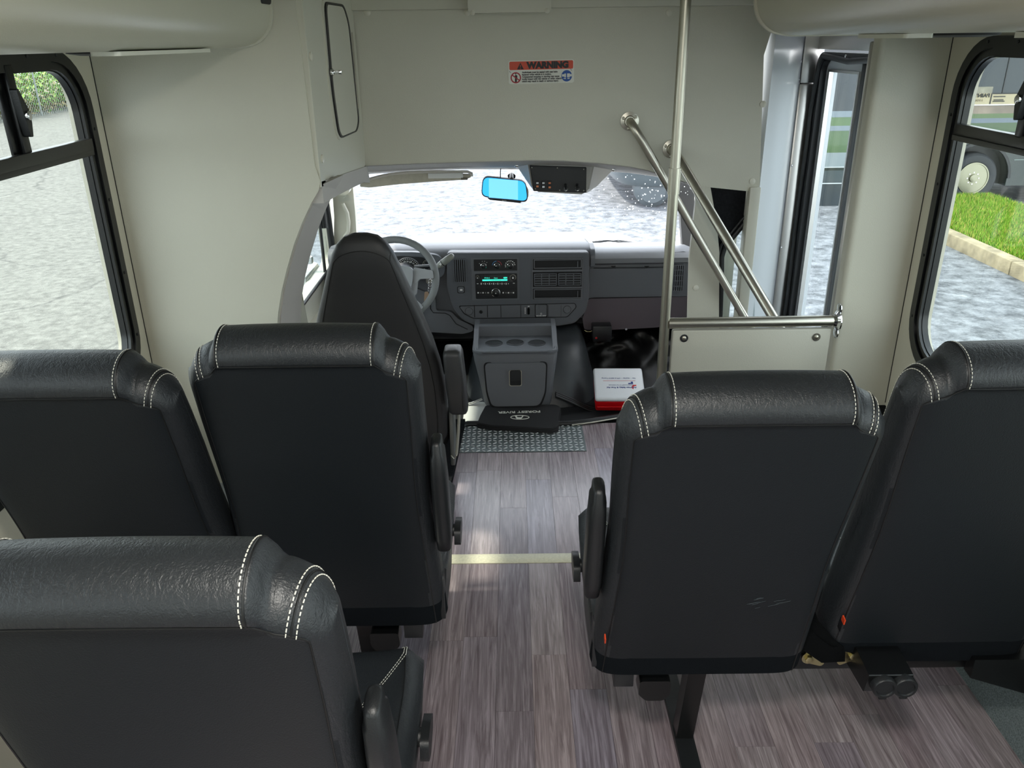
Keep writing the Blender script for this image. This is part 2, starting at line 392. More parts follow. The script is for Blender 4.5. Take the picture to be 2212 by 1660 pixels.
# grey trim that lines the cab opening
bm = bmesh.new()
for i in range(len(cp)):
    x, z = cp[i]
    for j, (dx, dy) in enumerate([(-.012, .028), (.004, .028), (.03, .20), (.012, .20)]): bm.verts.new((x+dx, YB+dy, z-(.012 if i == 0 else 0)))
bm.verts.ensure_lookup_table()
for i in range(len(cp)-1):
    for j in range(4):
        a, b = i*4+j, i*4+(j+1) % 4; bm.faces.new([bm.verts[a], bm.verts[b], bm.verts[b+4], bm.verts[a+4]])
bm.faces.new([bm.verts[k] for k in range(4)]); bm.faces.new([bm.verts[len(cp)*4-1-k] for k in range(4)])
finish('trim_2', bm, GREYT, smooth=50, kind='structure')
# stub wall on the door side and the ceiling band
prism('wall_front_right', round_poly([(1.088, 2.575), (XR, 2.575), (XR, 2.63), (1.088, 2.63)], [.02, 0, 0, .01]), XY, 0, 2.0, BEIGE, kind='structure')
box('trim_3', (XR-.002, 2.573, .45), (XR, 2.575, 1.64), BLACKF, kind='structure')
# warning-sign wall
YW = 3.3
wpts = [(700, -40), (1700, -40), (1650, 120), (1641, 400), (1634, 412), (1612, 413), (1534, 405), (1500, 399), (1470, 390), (1440, 380), (1400, 368), (1360, 360), (1290, 352), (1220, 347), (1150, 346), (1000, 350), (900, 353), (797, 358), (790, 358)]
wp = [(AY(x, y, YW).x, AY(x, y, YW).z) for x, y in wpts]
prism('wall_front', wp + [(-1.0, 1.185), (-1.0, 1.8)], XZ, YW, YW+.03, BEIGE, kind='structure')
zs_ = AY(1200, 17, 3.27).z
box('trim_4', (-1.2, 3.262, zs_), (1.3, 3.30, 2.0), BEIGE2, bev=.004, kind='structure')
cv = prism('ceiling_cover', rrect(AY(1011, 30, 3.2).x, AY(1100, 27, 3.2).z, AY(1191, 20, 3.2).x, 2.0, .012), XZ, 3.2, 3.262, BEIGE2)
tag(cv, 'beige plastic cover box hanging from ceiling edge above the windshield', 'cover')
for (x, y) in ((1021, 27), (1182, 23)): lathe('screw_cap', [(.009, 0), (.009, -.002), (.004, -.004)], AY(x, y, 3.2), BUTTON, cv, n=14)
# cap buttons
wallo = bpy.data.objects['wall_front']
for (x, y) in ((793, 27), (1009, 27), (1445, 27), (1648, 225), (1625, 392)):
    lathe('screw_cap', [(.0125, 0), (.0125, -.003), (.006, -.006)], AY(x, y, YW), BUTTON, wallo, n=16)

# cabinet beside the cab opening
XC = -.583
cb = thing('wall_cabinet', (XC-.2, 2.9, 1.2), 'tall beige wall cabinet with a closed locking door, above the driver seat', 'cabinet')
ya, yb_ = 2.485, 3.30
prism('body', [(ya, 1.232), (yb_-.10, 1.17), (yb_-.02, 1.19), (yb_-.0, 1.25), (yb_-.02, 2.0), (ya, 2.0)], YZ, XC-.5, XC, BEIGE2, cb)
prism('flange', [(ya-.002, 1.235), (ya+.06, 1.232), (ya+.05, 2.0), (ya-.002, 2.0)], YZ, XC, XC+.004, BEIGE2, cb)
dpx = [(696, 3), (738, 10), (750, 50), (772, 262), (767, 284), (733, 299), (726, 285), (712, 190)]
dq = [(AX(x, y, XC).y, AX(x, y, XC).z) for x, y in dpx]
cxm = sum(p[0] for p in dq)/len(dq); czm = sum(p[1] for p in dq)/len(dq)
def scl(q, k, kz=None): return [(cxm+(u-cxm)*k, czm+(v-czm)*(kz or k)) for u, v in q]
dr = prism('door_gasket', round_poly(dq, .04), YZ, XC, XC+.009, RUBBER, cb, holes=[round_poly(scl(dq, .90, .975), .037)])
dd = prism('door', round_poly(scl(dq, .88, .97), .035), YZ, XC, XC+.008, BEIGE2, cb)
fr = prism('door_surround', round_poly(scl(dq, 1.10, 1.035), .045), YZ, XC, XC+.004, BEIGE2, cb, holes=[round_poly(scl(dq, 1.0), .04)])
lk = AX(715, 156, XC+.009)
lathe('lock', [(.011, 0), (.011, .006), (.006, .01)], lk, CHROME, dd, axis='X', n=16)
box('key', (lk.x+.008, lk.y-.002, lk.z-.006), (lk.x+.034, lk.y+.0, lk.z+.006), CHROME, dd, bev=.001)
box('hinge', (XC+.008, AX(757, 100, XC).y-.004, AX(767, 235, XC).z), (XC+.012, AX(757, 100, XC).y+.004, AX(752, 70, XC).z), STEEL, dd)
for (x, y) in ((670, 122), (695, 343)): lathe('screw_cap', [(.0125, 0), (.0125, .004), (.006, .007)], AX(x, y, XC+.004)+Vector((0, 0, 0)), BUTTON, cb, axis='X', n=16)
for (x, y) in ((770, 47), (793, 290)): lathe('screw_cap', [(.0125, 0), (.0125, .004), (.006, .007)], AX(x-3, y, XC+.0), BUTTON, cb, axis='X', n=16)

prism('trim_15', [(2.49, 1.25), (3.30, 1.182), (3.34, 1.11), (3.2, 1.135), (2.80, 1.165), (2.49, 1.185)], YZ, XC-.05, XC+.004, GREYT, kind='structure')
# padded overhead ducts along both sides
def duct(name, sgn, xw, xin, z0, y1, label):
    o = thing(name, (sgn*(abs(xw)+xin)/2, 0, z0), label, 'duct')
    prof = [(xw, z0+.0), (sgn*(xin+.10), z0), (sgn*(xin+.05), z0+.012), (sgn*(xin+.018), z0+.04), (sgn*(xin+.003), z0+.08), (sgn*xin, z0+.13), (sgn*(xin+.02), z0+.22), (sgn*(xin+.07), z0+.30), (sgn*(xin+.14), 2.0), (xw, 2.0)]
    prism('padded_shell', round_poly(prof, .03, 3), lambda u, v, d: (u, d, v), -2.55, y1, mat('duct_vinyl', 'bdbba9', .33, bump=.12, bscale=500), o, smooth=40)
    prof2 = [(u+sgn*-.006*(1 if abs(u) < abs(xw)-.01 else 0), v-.003) for u, v in prof]
    prism('end_welt', round_poly(prof2, .03, 3), lambda u, v, d: (u, d, v), y1-.004, y1+.008, BEIGE2, o, smooth=40)
    return o
dl = duct('ceiling_duct', -1, XL, .665, 1.628, 2.47, 'beige padded overhead duct above the left window')
drt = duct('ceiling_duct', 1, XR, .665, 1.640, 2.42, 'beige padded overhead duct above the entry door and right window')
# reading lamps and speaker grilles below the ducts
def lampstrip(name, x, y0, y1, z, par, s, spk=True):
    l = prism('lamp_lens', rrect(x-.03, y0, x+.03, y1, .012), XY, z, z-.008, mat('lamp_lens_%s' % s, 'dcdccf', .2, spec=.8), par)
    if spk: lathe('speaker_grille', [(.075, 0), (.075, -.004), (.05, -.008)], (x+(.14 if x > 0 else -.06), (y0+y1)/2-.12*(x < 0), z), DARKIN, par, axis='Z', n=28)
a_ = AZ(225, 108, 1.622); b_ = AZ(428, 100, 1.622)
lampstrip('l', -.78, AX(222, 106, -.78).y, AX(430, 99, -.78).y, 1.628, dl, 'left')
lampstrip('r', .80, AX(1990, 60, .80).y, AX(1932, 62, .80).y+.12, 1.640, drt, 'right')
lampstrip('r', .80, .9, 1.35, 1.640, drt, 'far', False)
lampstrip('l', -.78, .7, 1.15, 1.628, dl, 'near', False)
box('dark_joint', (-.80, 2.38, 1.735), (-.66, 2.474, 1.80), DARKIN, dl, bev=.01)

# ------------------------------------------------------------------ door side: white jamb, rear jamb, folding door
YD0, YD1 = 3.60, 3.95
jm = prism('wall_front_jamb', [(1.0, 3.31), (1.3, 3.78), (1.36, 3.78), (1.36, 3.9), (1.28, 3.9), (.96, 3.36)], XY, -.4, 2.0, WHITEP, kind='structure')
post = box('trim_5', (.955, 3.285, .2), (1.0, 3.345, 1.08), BEIGE2, bev=.006, kind='structure')
box('trim_6', (1.23, 3.66, -.4), (1.30, 3.74, 1.45), ALU, bev=.008, kind='structure')
box('trim_7', (1.232, 3.662, 1.452), (1.30, 3.74, 1.66), ALU, bev=.004, kind='structure')
bpy.data.objects['trim_6'].location
for (x, y) in ((1709, 318-50), (1731, 133), (1711, 358), (1688, 535), (1726, 172)):
    p = AX(x, y, 1.228); lathe('screw', [(.006, 0), (.006, -.002), (.003, -.004)], p, CHROME, bpy.data.objects['trim_6'], axis='X', n=10)
box('trim_8', (1.29, 2.62, 1.585), (1.34, 3.75, 2.0), ALU, bev=.004, kind='structure')
box('trim_9', (1.09, 2.628, .0), (1.125, 2.66, 1.62), ALU, bev=.006, kind='structure')
box('trim_10', (1.12, 2.66, .0), (1.30, 2.70, 1.62), WHITEP, bev=.006, kind='structure')
dz0 = -.35
en = thing('door_1', (1.31, 3.2, dz0), kind='structure')
gk = rrect(2.90, dz0, 3.70, 1.575, (.07, .01, .01, .01), 8)
prism('gasket', rrect(2.66, dz0, 3.66, 1.575, (.07, .01, .01, .01), 8), YZ, 1.29, 1.315, RUBBER, en, holes=[rrect(2.69, dz0+.02, 3.60, 1.545, (.05, .01, .01, .01), 8)])
gpts = [(1.285, 3.64+.006*math.sin(z*9), z) for z in [dz0+.1*i for i in range(18)]] + [(1.285, 3.61, 1.52), (1.285, 3.57, 1.56), (1.285, 3.45, 1.555), (1.285, 3.3, 1.545), (1.285, 3.15, 1.553), (1.285, 3.0, 1.56), (1.285, 2.7, 1.56)]
tube('gasket_bead', gpts, .012, RUBBER, en, n=8)
def leaf(y0, y1):
    prism('leaf_frame', [(y0, dz0+.02), (y1, dz0+.02), (y1, 1.56), (y0, 1.56)], YZ, 1.32, 1.35, WHITEP, en, holes=[[(y0+.045, dz0+.1), (y1-.05, dz0+.1), (y1-.05, 1.505), (y0+.045, 1.505)]])
    prism('leaf_edge', [(y0+.04, dz0+.09), (y1-.045, dz0+.09), (y1-.045, 1.51), (y0+.04, 1.51)], YZ, 1.312, 1.33, ALU, en, holes=[[(y0+.05, dz0+.11), (y1-.06, dz0+.11), (y1-.06, 1.5), (y0+.05, 1.5)]])
    box('leaf_pane', (1.334, y0+.04, dz0+.09), (1.338, y1-.04, 1.51), PANED, en)
leaf(3.215, 3.62); leaf(2.68, 3.075)
box('edge_seal', (1.30, 3.155, dz0+.02), (1.345, 3.215, 1.56), RUBBER, en, bev=.012)
box('edge_seal', (1.305, 3.085, dz0+.02), (1.345, 3.148, 1.56), RUBBER, en, bev=.012)
for (y, z) in ((3.625, 1.48), (3.3, 1.565), (3.0, 1.563)): lathe('gasket_screw', [(.006, 0), (.006, -.003), (.003, -.005)], (1.288 if y > 3.6 else 1.272, y, z), CHROME, en, axis='X', n=10)

# ------------------------------------------------------------------ lower front-right: beige strip, black panel, small window
st = ppoly('wall_front_strip', [(1497, 395), (1534, 400), (1548, 480), (1554, 545), (1553, 700), (1553, 780), (1483, 780), (1489, 560), (1503, 430)], 3.31, .02, BEIGE); tag(st, kind='structure')
lathe('screw_cap', [(.0125, 0), (.0125, -.003), (.006, -.006)], AY(1503, 622, 3.31), BUTTON, st, n=16)
bp_ = ppoly('trim_11', [(1534, 402), (1626, 408), (1624, 466), (1606, 484), (1583, 512), (1562, 535), (1556, 556), (1554, 700), (1546, 700), (1548, 560), (1540, 480)], 3.34, .02, DCARP); tag(bp_, kind='structure')
ws_ = thing('window_10', AY(1590, 640, 3.37), kind='structure')
tube('rubber_edge', [AY(x, y, 3.345) for x, y in ((1624, 466), (1606, 484), (1583, 512), (1564, 536), (1558, 556), (1557, 620), (1554, 700), (1550, 760))], .013, RUBBER, ws_, n=8)
tube('rubber_edge', [AY(x, y, 3.335) for x, y in ((1620, 455), (1600, 478), (1577, 506), (1558, 530), (1551, 556), (1549, 620), (1546, 700), (1543, 760))], .006, RUBBER, ws_, n=8)
ppoly('pane', [(1555, 460), (1630, 460), (1630, 800), (1545, 800)], 3.40, .004, PANE, ws_)

# ------------------------------------------------------------------ stanchion, rail, modesty panel, two grab rails
SX = .506
mp_ = thing('modesty_barrier', (.79, 2.57, 0), 'grey vinyl barrier panel with stainless stanchion and rail by the entry steps', 'partition')
tube('pole', [(SX, 2.57, .0), (SX, 2.57, 1.21)], .0165, STEEL, mp_, n=24)
tube('pole', [(SX, 2.57, 1.19), (SX, 2.57, 2.0)], .0158, STEEL, mp_, n=24)
tube('pole_sleeve', [(SX, 2.57, 1.185), (SX, 2.57, 1.265)], .019, STEEL, mp_, n=24)
tube('rail', [(SX+.012, 2.57, .755), (1.083, 2.57, .757)], .0185, STEELX, mp_, n=24)
fl = lathe('rail_flange', [(.034, 0), (.034, -.004), (.022, -.01), (.02, -.02)], (1.088, 2.57, .757), CHROME, mp_, axis='X', n=24)
lathe('flange_ear', [(.018, 0), (.018, -.003), (.006, -.006)], (1.088, 2.57, .80), CHROME, mp_, axis='X', n=16)
lathe('flange_ear', [(.018, 0), (.018, -.003), (.006, -.006)], (1.088, 2.57, .714), CHROME, mp_, axis='X', n=16)
box('panel', (SX+.026, 2.56, .03), (1.068, 2.585, .733), mat('barrier_vinyl', 'b6b4a7', .45, bump=.25, bscale=300), mp_, bev=.008)
for (x, z) in ((.572, .705), (1.018, .703)):
    sc = lathe('screw_washer', [(.014, 0), (.014, -.002)], (x, 2.56, z), CHROME, mp_, n=20)
    lathe('screw_head', [(.0075, 0), (.007, -.003), (.003, -.005)], (x, 2.558, z), STEEL, sc, n=14)
def grab(p0, p1, r, label, d0):
    p0, p1 = Vector(p0), Vector(p1); d = (p1-p0).normalized()
    g = thing('grab_rail', p1, label, 'handrail')
    bend = [p0+Vector((0, -.002, 0)), p0+Vector((0, -.018, 0))+d*.002, p0+Vector((0, -.032, 0))+d*.012, p0+Vector((0, -.042, 0))+d*.03, p0+Vector((0, -.047, 0))+d*.055, p0+Vector((0, -.05, 0))+d*.09]
    tube('bar', bend + [p1+Vector((0, -.05, 0))*(1 if d0 else 0)], r, STEELX, g, n=20)
    f = lathe('flange', [(.036, 0), (.036, -.003), (.022, -.006), (.019, -.014)], p0, STEELX, g, n=24)
    for a in (.6, 2.7, 4.6): lathe('screw', [(.006, 0), (.006, -.003), (.002, -.005)], p0+Vector((.028*math.cos(a), -.004, .028*math.sin(a))), STEEL, f, n=10)
    return g
grab(AY(1360, 262, YW), (1.02, 3.33, .48), .0165, 'thin brushed steel grab rail slanting from a flange under the warning sign', True)
grab(AY(1451, 322, YW), (1.0, 2.72, .60), .0185, 'thicker brushed steel grab rail starting behind the upright stanchion', False)

# ------------------------------------------------------------------ warning sign
sg = thing('warning_sign', AY(1170, 180, YW), 'orange and white WARNING sticker on the beige front wall', 'sign')
def sgp(u, v): # u,v in 0..1 on the sign
    a = AY(1099, 182, YW-.002); b = AY(1240, 178.5, YW-.002); c = AY(1099.5, 131.5, YW-.002)
    return a + (b-a)*u + (c-a)*v
w_ = (sgp(1, 0)-sgp(0, 0)).length; h_ = (sgp(0, 1)-sgp(0, 0)).length; rt = math.atan2((sgp(1, 0)-sgp(0, 0)).z, (sgp(1, 0)-sgp(0, 0)).x)
O0 = sgp(0, 0); ux = (sgp(1, 0)-O0).normalized(); uz = Vector((-ux.z, 0, ux.x))
def SG(u, v, d=0): p = O0+ux*u*w_+uz*v*h_; return Vector((p.x, YW-d, p.z))
sf = lambda u, v, d: SG(u, v, d)
def srr(u0, v0, u1, v1, r): # rounding in metres
    return [(u/w_, v/h_) for u, v in rrect(u0*w_, v0*h_, u1*w_, v1*h_, r, 4)]
prism('plate', srr(0, 0, 1, 1, .008), sf, .0, .002, WHPR, sg)
prism('orange_band', srr(.015, .60, .985, .96, .005), sf, .002, .0024, ORANGE, sg)
prism('triangle', [(.13, .62), (.235, .62), (.183, .91)], sf, .0024, .0027, INK, sg)
text('lettering', '!', h_*.26, SG(.183, .72, .0029), (PI/2, -rt, 0), ORANGE, sg)
text('lettering', 'WARNING', h_*.37, SG(.60, .772, .0026), (PI/2, -rt, 0), INK, sg, sx=1.05, bold=.0022)
for i, s_ in enumerate(['•Individuals must be seated with seat belts', 'fastened while vehicle is in motion.', '•Unexpected stopping or starting may cause', 'bodily impact with the vehicle or other objects', 'which may result in death or serious injury.']):
    text('lettering', s_, h_*.105, SG(.205, .49-.097*i, .0024), (PI/2, -rt, 0), INK, sg, align='LEFT', bold=.00035, sx=.91)
def disc(name, u, v, r, d, m, hole=0):
    pts = [(u+r*math.cos(t*PI/16)/w_, v+r*math.sin(t*PI/16)/h_) for t in range(32)]
    hs = [[(u+hole*math.cos(t*PI/16)/w_, v+hole*math.sin(t*PI/16)/h_) for t in range(32)]] if hole else []
    return prism(name, pts, sf, .002, d, m, sg, holes=hs)
CRIM = mat('crimson_print', 'a01a2c', .5); BLU = mat('blue_print', '1a4f9c', .5)
disc('prohibition_ring', .11, .27, h_*.24, .0024, CRIM, h_*.185)
fig = bmesh.new()
prism_bm(fig, [(.095, .08), (.125, .08), (.127, .25), (.135, .28), (.132, .37), (.115, .39), (.098, .38), (.09, .30), (.096, .26)], sf, .002, .0022)
prism_bm(fig, [(.11+.009*math.cos(t*PI/5), .43+.03*math.sin(t*PI/5)) for t in range(10)], sf, .002, .0022)
finish('standing_figure', fig, INK, sg)
prism('prohibition_bar', [(.045, .38), (.06, .41), (.175, .16), (.16, .13)], sf, .0022, .0025, CRIM, sg)
disc('blue_disc', .887, .30, h_*.245, .0024, BLU)
bm = bmesh.new()
for q in ([(.815, .27), (.85, .27), (.85, .37), (.815, .37)], [(.852, .24), (.875, .24), (.875, .40), (.852, .40)], [(.893, .24), (.935, .24), (.935, .40), (.893, .40)], [(.937, .27), (.965, .27), (.965, .37), (.937, .37)],
          [(.84, .175), (.862, .175), (.862, .15), (.878, .19), (.862, .23), (.862, .205), (.84, .205)], [(.934, .175), (.912, .175), (.912, .15), (.896, .19), (.912, .23), (.912, .205), (.934, .205)]):
    prism_bm(bm, q, sf, .0024, .0027)
finish('belt_symbol', bm, WHPR, sg)
for (u, v) in ((.025, .53), (.955, .56)): text('lettering', '~', h_*.2, SG(u, v, .0024), (PI/2, -rt+.9, 0), INK, sg)


# ------------------------------------------------------------------ the cab shell
box('cab_floor', (-1.0, 3.36, -.08), (1.05, 5.0, -.012), mat('cab_floor_rubber', '1b1c1e', .5), kind='structure')
box('threshold_plate', (-.245, 3.362, -.012), (-.10, 3.60, .006), mat('pale_floor', 'dfe1de', .4), bpy.data.objects['cab_floor'])  # pale sheet on the cab floor
es = [AZ(x, y, .006) for x, y in ((998, 921), (1010, 917), (1080, 917), (1150, 917), (1235, 916), (1275, 911), (1310, 905), (1345, 899))]
tube('edge_strip', es, .016, RUBBER, bpy.data.objects['cab_floor'], n=10)
tube('edge_strip', [p+Vector((0, -.018, .002)) for p in es[4:]], .004, STEEL, bpy.data.objects['cab_floor'], n=8)
# raised carpeted step under the driver seat
prism('driver_platform', [(-1.1, 2.62), (-.30, 2.62), (-.262, 2.70), (-.232, 3.36), (-1.1, 3.36)], XY, -.006, .03, DCARP, kind='structure')
prism('wall_cab_left', [(2.5, -.05), (4.9, -.05), (4.9, .5), (4.25, 1.05), (3.2, 1.25), (2.5, 1.25)], YZ, -.96, -1.02, BEIGE2, kind='structure',
      holes=[round_poly([(2.6, .53), (4.22, .56), (4.16, .98), (3.6, 1.12), (2.6, 1.12)], .06)])
cw_ = thing('window_11', (-.97, 3.4, .55), kind='structure')
prism('pane', [(2.6, .52), (4.22, .55), (4.16, 1.0), (3.6, 1.14), (2.6, 1.14)], YZ, -.985, -.989, PANE, cw_)
tube('window_seal', [(-.955, 4.20, .54), (-.955, 4.17, .80), (-.955, 4.12, 1.02)], .017, RUBBER, cw_, n=8)
tube('window_divider', [(-.965, 4.02, .55), (-.965, 4.02, 1.1)], .008, RUBBER, cw_, n=8)
tube('window_divider', [(-.95, 4.04, .78), (-.95, 4.03, 1.1)], .018, RUBBER, cw_, n=8)
tube('sill_seal', [(-.955, 2.6, .53), (-.955, 4.2, .56)], .008, RUBBER, cw_, n=8)
prism('wall_cab_right', [(3.75, -.1), (4.9, -.1), (4.9, .5), (4.25, 1.05), (3.75, 1.2)], YZ, 1.0, 1.05, BEIGE2, kind='structure', holes=[round_poly([(3.8, .60), (4.5, .60), (4.2, .98), (3.8, 1.08)], .05)])
# pillars beside the windshield
pl_ = ppoly('trim_12', [(716, 385), (748, 378), (762, 402), (768, 470), (772, 545), (720, 560), (722, 470)], 4.22, .05, BEIGE2, r=0); tag(pl_, kind='structure')
tube('pillar_grip', [AY(x, y, 4.2) for x, y in ((740, 440), (750, 460), (753, 480), (752, 500), (744, 512))], .010, BEIGE2, pl_, n=8)
ph = ppoly('pillar_cap', [(722, 398), (752, 392), (755, 415), (745, 424), (724, 420)], 4.14, .07, BEIGE2, pl_, r=.02)
pr_ = ppoly('trim_13', [(1462, 380), (1500, 385), (1500, 560), (1476, 560), (1470, 470)], 4.22, .05, mat('dark_pillar', '4a4a4b', .6)); tag(pr_, kind='structure')
# headliner between the bulkhead and the windshield
ca = [(694, 396), (720, 384), (770, 364), (797, 359), (900, 355), (1000, 352), (1150, 348), (1220, 349), (1290, 354), (1360, 362), (1400, 370), (1440, 382), (1470, 392), (1505, 402)]
cbx = [(745, 402), (752, 396), (770, 384), (800, 376), (880, 371), (1000, 366), (1120, 366), (1220, 367), (1300, 370), (1360, 374), (1410, 381), (1450, 388), (1480, 396), (1502, 406)]
bm = bmesh.new(); rows = []
for (a, b) in zip(ca, cbx):
    A = AY(a[0], a[1], 3.335); B = AY(b[0], b[1], 4.10); row = []
    for k in range(7):
        t = k/6; p = A.lerp(B, t); p.z -= .0*math.sin(t*PI); row.append(bm.verts.new(p))
    row += [bm.verts.new(B+Vector((0, .03, .02))), bm.verts.new(B+Vector((0, .0, .30))), bm.verts.new(A+Vector((0, 0, .12)))]
    rows.append(row)
for r0, r1 in zip(rows, rows[1:]):
    for k in range(len(r0)): bm.faces.new([r0[k], r0[(k+1) % len(r0)], r1[(k+1) % len(r0)], r1[k]])
bm.faces.new(rows[0]); bm.faces.new(list(reversed(rows[-1])))
hl = finish('ceiling_cab', bm, GREYT, smooth=50, kind='structure')
for (x, y) in ((1116, 357), (1324, 366)): lathe('screw', [(.008, 0), (.007, -.003), (.003, -.004)], AY(x, y, 3.70)+Vector((0, -.02, 0)), CHROME, hl, n=12)
# roof side filler above the left arch
prism('trim_14', [(-1.02, 1.26), (-.60, 1.26), (-.60, 1.30), (-1.02, 1.30)], XZ, 2.52, 4.2, GREYT, kind='structure')
# windshield
bm = bmesh.new(); rows = []
for i in range(13):
    u = -1+i/6; x = .03+u*.93; cv_ = -.10*u*u
    rows.append([bm.verts.new((x, 4.08+cv_*1+(.74)*k/6, 1.06-.58*k/6)) for k in range(7)])
for r0, r1 in zip(rows, rows[1:]):
    for k in range(6): bm.faces.new([r0[k], r0[k+1], r1[k+1], r1[k]])
r_ = bmesh.ops.solidify(bm, geom=bm.faces[:], thickness=.005)
wsd = thing('window_12', (.03, 4.4, .5), kind='structure')
finish('windshield_pane', bm, PANEW, wsd, smooth=60)
bm = bmesh.new()
for i in range(150):
    x = random.uniform(.42, .92); k = random.uniform(.05, .62); u = (x-.03)/.93
    if random.random() < .35 and x < .6: continue
    r = random.uniform(.0015, .0042)
    bmesh.ops.create_icosphere(bm, subdivisions=1, radius=r, matrix=Matrix.Translation((x, 4.085-.10*u*u+.74*k+.005, 1.062-.58*k)))
finish('raindrops', bm, mat('water_drop', 'f2f6f8', .05, spec=1), wsd, smooth=80, kind='stuff')
for (a, b, c_) in (((978, 525), (1000, 521), (1008, 524)), ((1088, 524), (1110, 521), (1150, 527)), ((1228, 529), (1310, 520), (1442, 532))):
    wa = tube('wiper', [AY(a[0], a[1], 4.86), AY(b[0], b[1], 4.86), AY(c_[0], c_[1], 4.86)], .0055, BLACKP, wsd, n=6)
    tube('blade_arm', [AY(a[0]+6, a[1]+2, 4.87), AY((a[0]+c_[0])/2, b[1]-1, 4.87), AY(c_[0]-4, c_[1]+2, 4.87)], .003, BLACKP, wa, n=6)
hd = thing('van_hood', (.03, 5.5, -.3), 'white van hood in front of the windshield', 'hood')
ring_stack = bmesh.new()
ring_stack_bm(ring_stack, [((.03, 5.75, -.35), .95, .75), ((.03, 5.75, .05), .95, .76), ((.03, 5.70, .22), .90, .66), ((.03, 5.62, .27), .80, .55)], 40, 6)
finish('hood_panel', ring_stack, WHITEP, hd, smooth=50)

# ------------------------------------------------------------------ overhead switch console, mirror, visor
YO = 3.62
oc = thing('overhead_console', AY(1208, 422, YO), 'grey overhead console with black switch panel at top of the windshield', 'console')
bm = bmesh.new()
outer = [(1126, 352), (1300, 352), (1268, 424), (1262, 424), (1155, 417), (1148, 412)]
fo = [AY(x, y, YO) for x, y in ((1140, 346), (1282, 352), (1271, 414), (1262, 421), (1157, 415), (1149, 408))]
bo = [AY(x, y, 3.86) for x, y in ((1110, 352), (1338, 356), (1284, 408), (1268, 415), (1152, 409), (1146, 403))]
A = [bm.verts.new(p) for p in fo]; B = [bm.verts.new(p) for p in bo]
bm.faces.new(A); bm.faces.new(list(reversed(B)))
for i in range(6): bm.faces.new([A[i], A[(i+1) % 6], B[(i+1) % 6], B[i]])
bmesh.ops.bevel(bm, geom=bm.edges[:], offset=.012, segments=3, affect='EDGES')
finish('housing', bm, GREYC, oc, smooth=40)
ppoly('top_slot', [(1152, 347), (1256, 349), (1254, 354), (1158, 352)], YO-.001, .01, DARKIN, oc)
ppoly('panel_shadow_gap', [(1144, 357), (1267, 361), (1266, 417), (1152, 413)], YO-.001, .004, DARKIN, oc, r=.006)
sp_ = ppoly('switch_plate', [(1146, 359), (1265, 363), (1264, 415), (1154, 411)], YO-.004, .006, BLACKP, oc, r=.005)
for (x, y) in ((1149, 362), (1204, 363), (1261, 366), (1157, 408), (1209, 411), (1261, 412)): lathe('panel_screw', [(.003, 0), (.002, -.002)], AY(x, y, YO-.004), STEEL, sp_, n=8)
for i, x in enumerate((1161, 1174, 1187.5)):
    sw = pb('rocker_switch', x-4.5, 391, x+4.5, 408, YO-.010, .008, DARKIN, oc, r=1.5)
    pb('rocker_mark', x-2.5, 401+i, x+2.5, 405+i, YO-.0115, .002, ORANGEL if i != 1 else WHT, sw)
    pb('rocker_mark', x-2.5, 394, x+2.5, 397.5, YO-.0115, .002, (WHT, WHT, ORANGEL)[i], sw)
for x in (1222, 1247):
    kb = lathe('toggle_ring', [(.0115, 0), (.0115, -.003), (.009, -.003), (.009, -.001)], AY(x, 408, YO-.004), CHROME, oc, n=20)
    tube('toggle_lever', [AY(x, 407, YO-.004), AY(x-.5, 399, YO-.03)], [.005, .006], BLACKP, kb, n=10)
mr = thing('rear_view_mirror', AY(1090, 410, 3.95), 'rear-view mirror with lit blue screen face and thin dark rim', 'mirror')
mpx = [(1043, 381), (1136, 391), (1141, 438), (1039, 425)]
ppoly('mirror_shell', mpx, 3.93, .035, BLACKP, mr, r=.030)
ppoly('side_shell', [(1122, 390), (1134, 396), (1142, 412), (1141, 428), (1130, 436)], 3.95, .03, mat('pale_shell', 'c9c4b4', .4), mr, r=.01)
mc = (1090, 409)
ppoly('mirror_face', [(mc[0]+(x-mc[0])*.965, mc[1]+(y-mc[1])*.91-.5) for x, y in mpx], 3.927, .004, MIRB, mr, r=.028)  # screen face, glowing blue
ppoly('screen_centre', [(1056, 386), (1119, 390), (1119, 432), (1056, 427)], 3.9262, .001, MIRC, mr)
ppoly('sensor_bar', [(1053, 428), (1128, 434), (1124, 439), (1058, 432)], 3.92, .012, BLACKP, mr, r=.003)
text('lettering', 'GNTX', .008, AY(1089, 434, 3.919), (PI/2, .08, 0), WHPR, mr)
tube('mirror_stem', [AY(1105, 388, 3.96), AY(1105, 377, 4.08)], .010, BLACKP, mr, n=10)
ppoly('mirror_mount', [(1096, 379), (1100, 375), (1110, 375), (1114, 379), (1113, 386), (1098, 386)], 4.07, .012, BLACKM, mr, r=.008)
tube('mirror_cable', [AY(1082, 362, 4.0), AY(1081, 372, 4.0), AY(1081, 384, 3.96)], .0025, BLACKP, mr, n=6)
vz = thing('sun_visor', AY(890, 395, 3.9), 'pale sun visor folded up above the steering wheel, long curved edge', 'visor')
prism('visor_panel', round_poly([(AY(x, y, 3.9).x, AY(x, y, 3.9).z) for x, y in ((778, 402), (783, 388), (830, 376), (900, 372), (1015, 376), (1019, 381), (1006, 387), (940, 391), (860, 397), (800, 404))], .01), XZ, 3.88, 3.905, mat('visor_cloth', 'b9b3a3', .8, bump=.6, bscale=300, vary=.08, vscale=40), vz)
tube('visor_rim', [AY(x, y, 3.88) for x, y in ((752, 409), (760, 402), (790, 390), (840, 377), (880, 373), (950, 371), (1010, 371), (1019, 375), (1019, 381))], .0065, mat('visor_edge', 'cfc9c0', .6), vz, n=10)
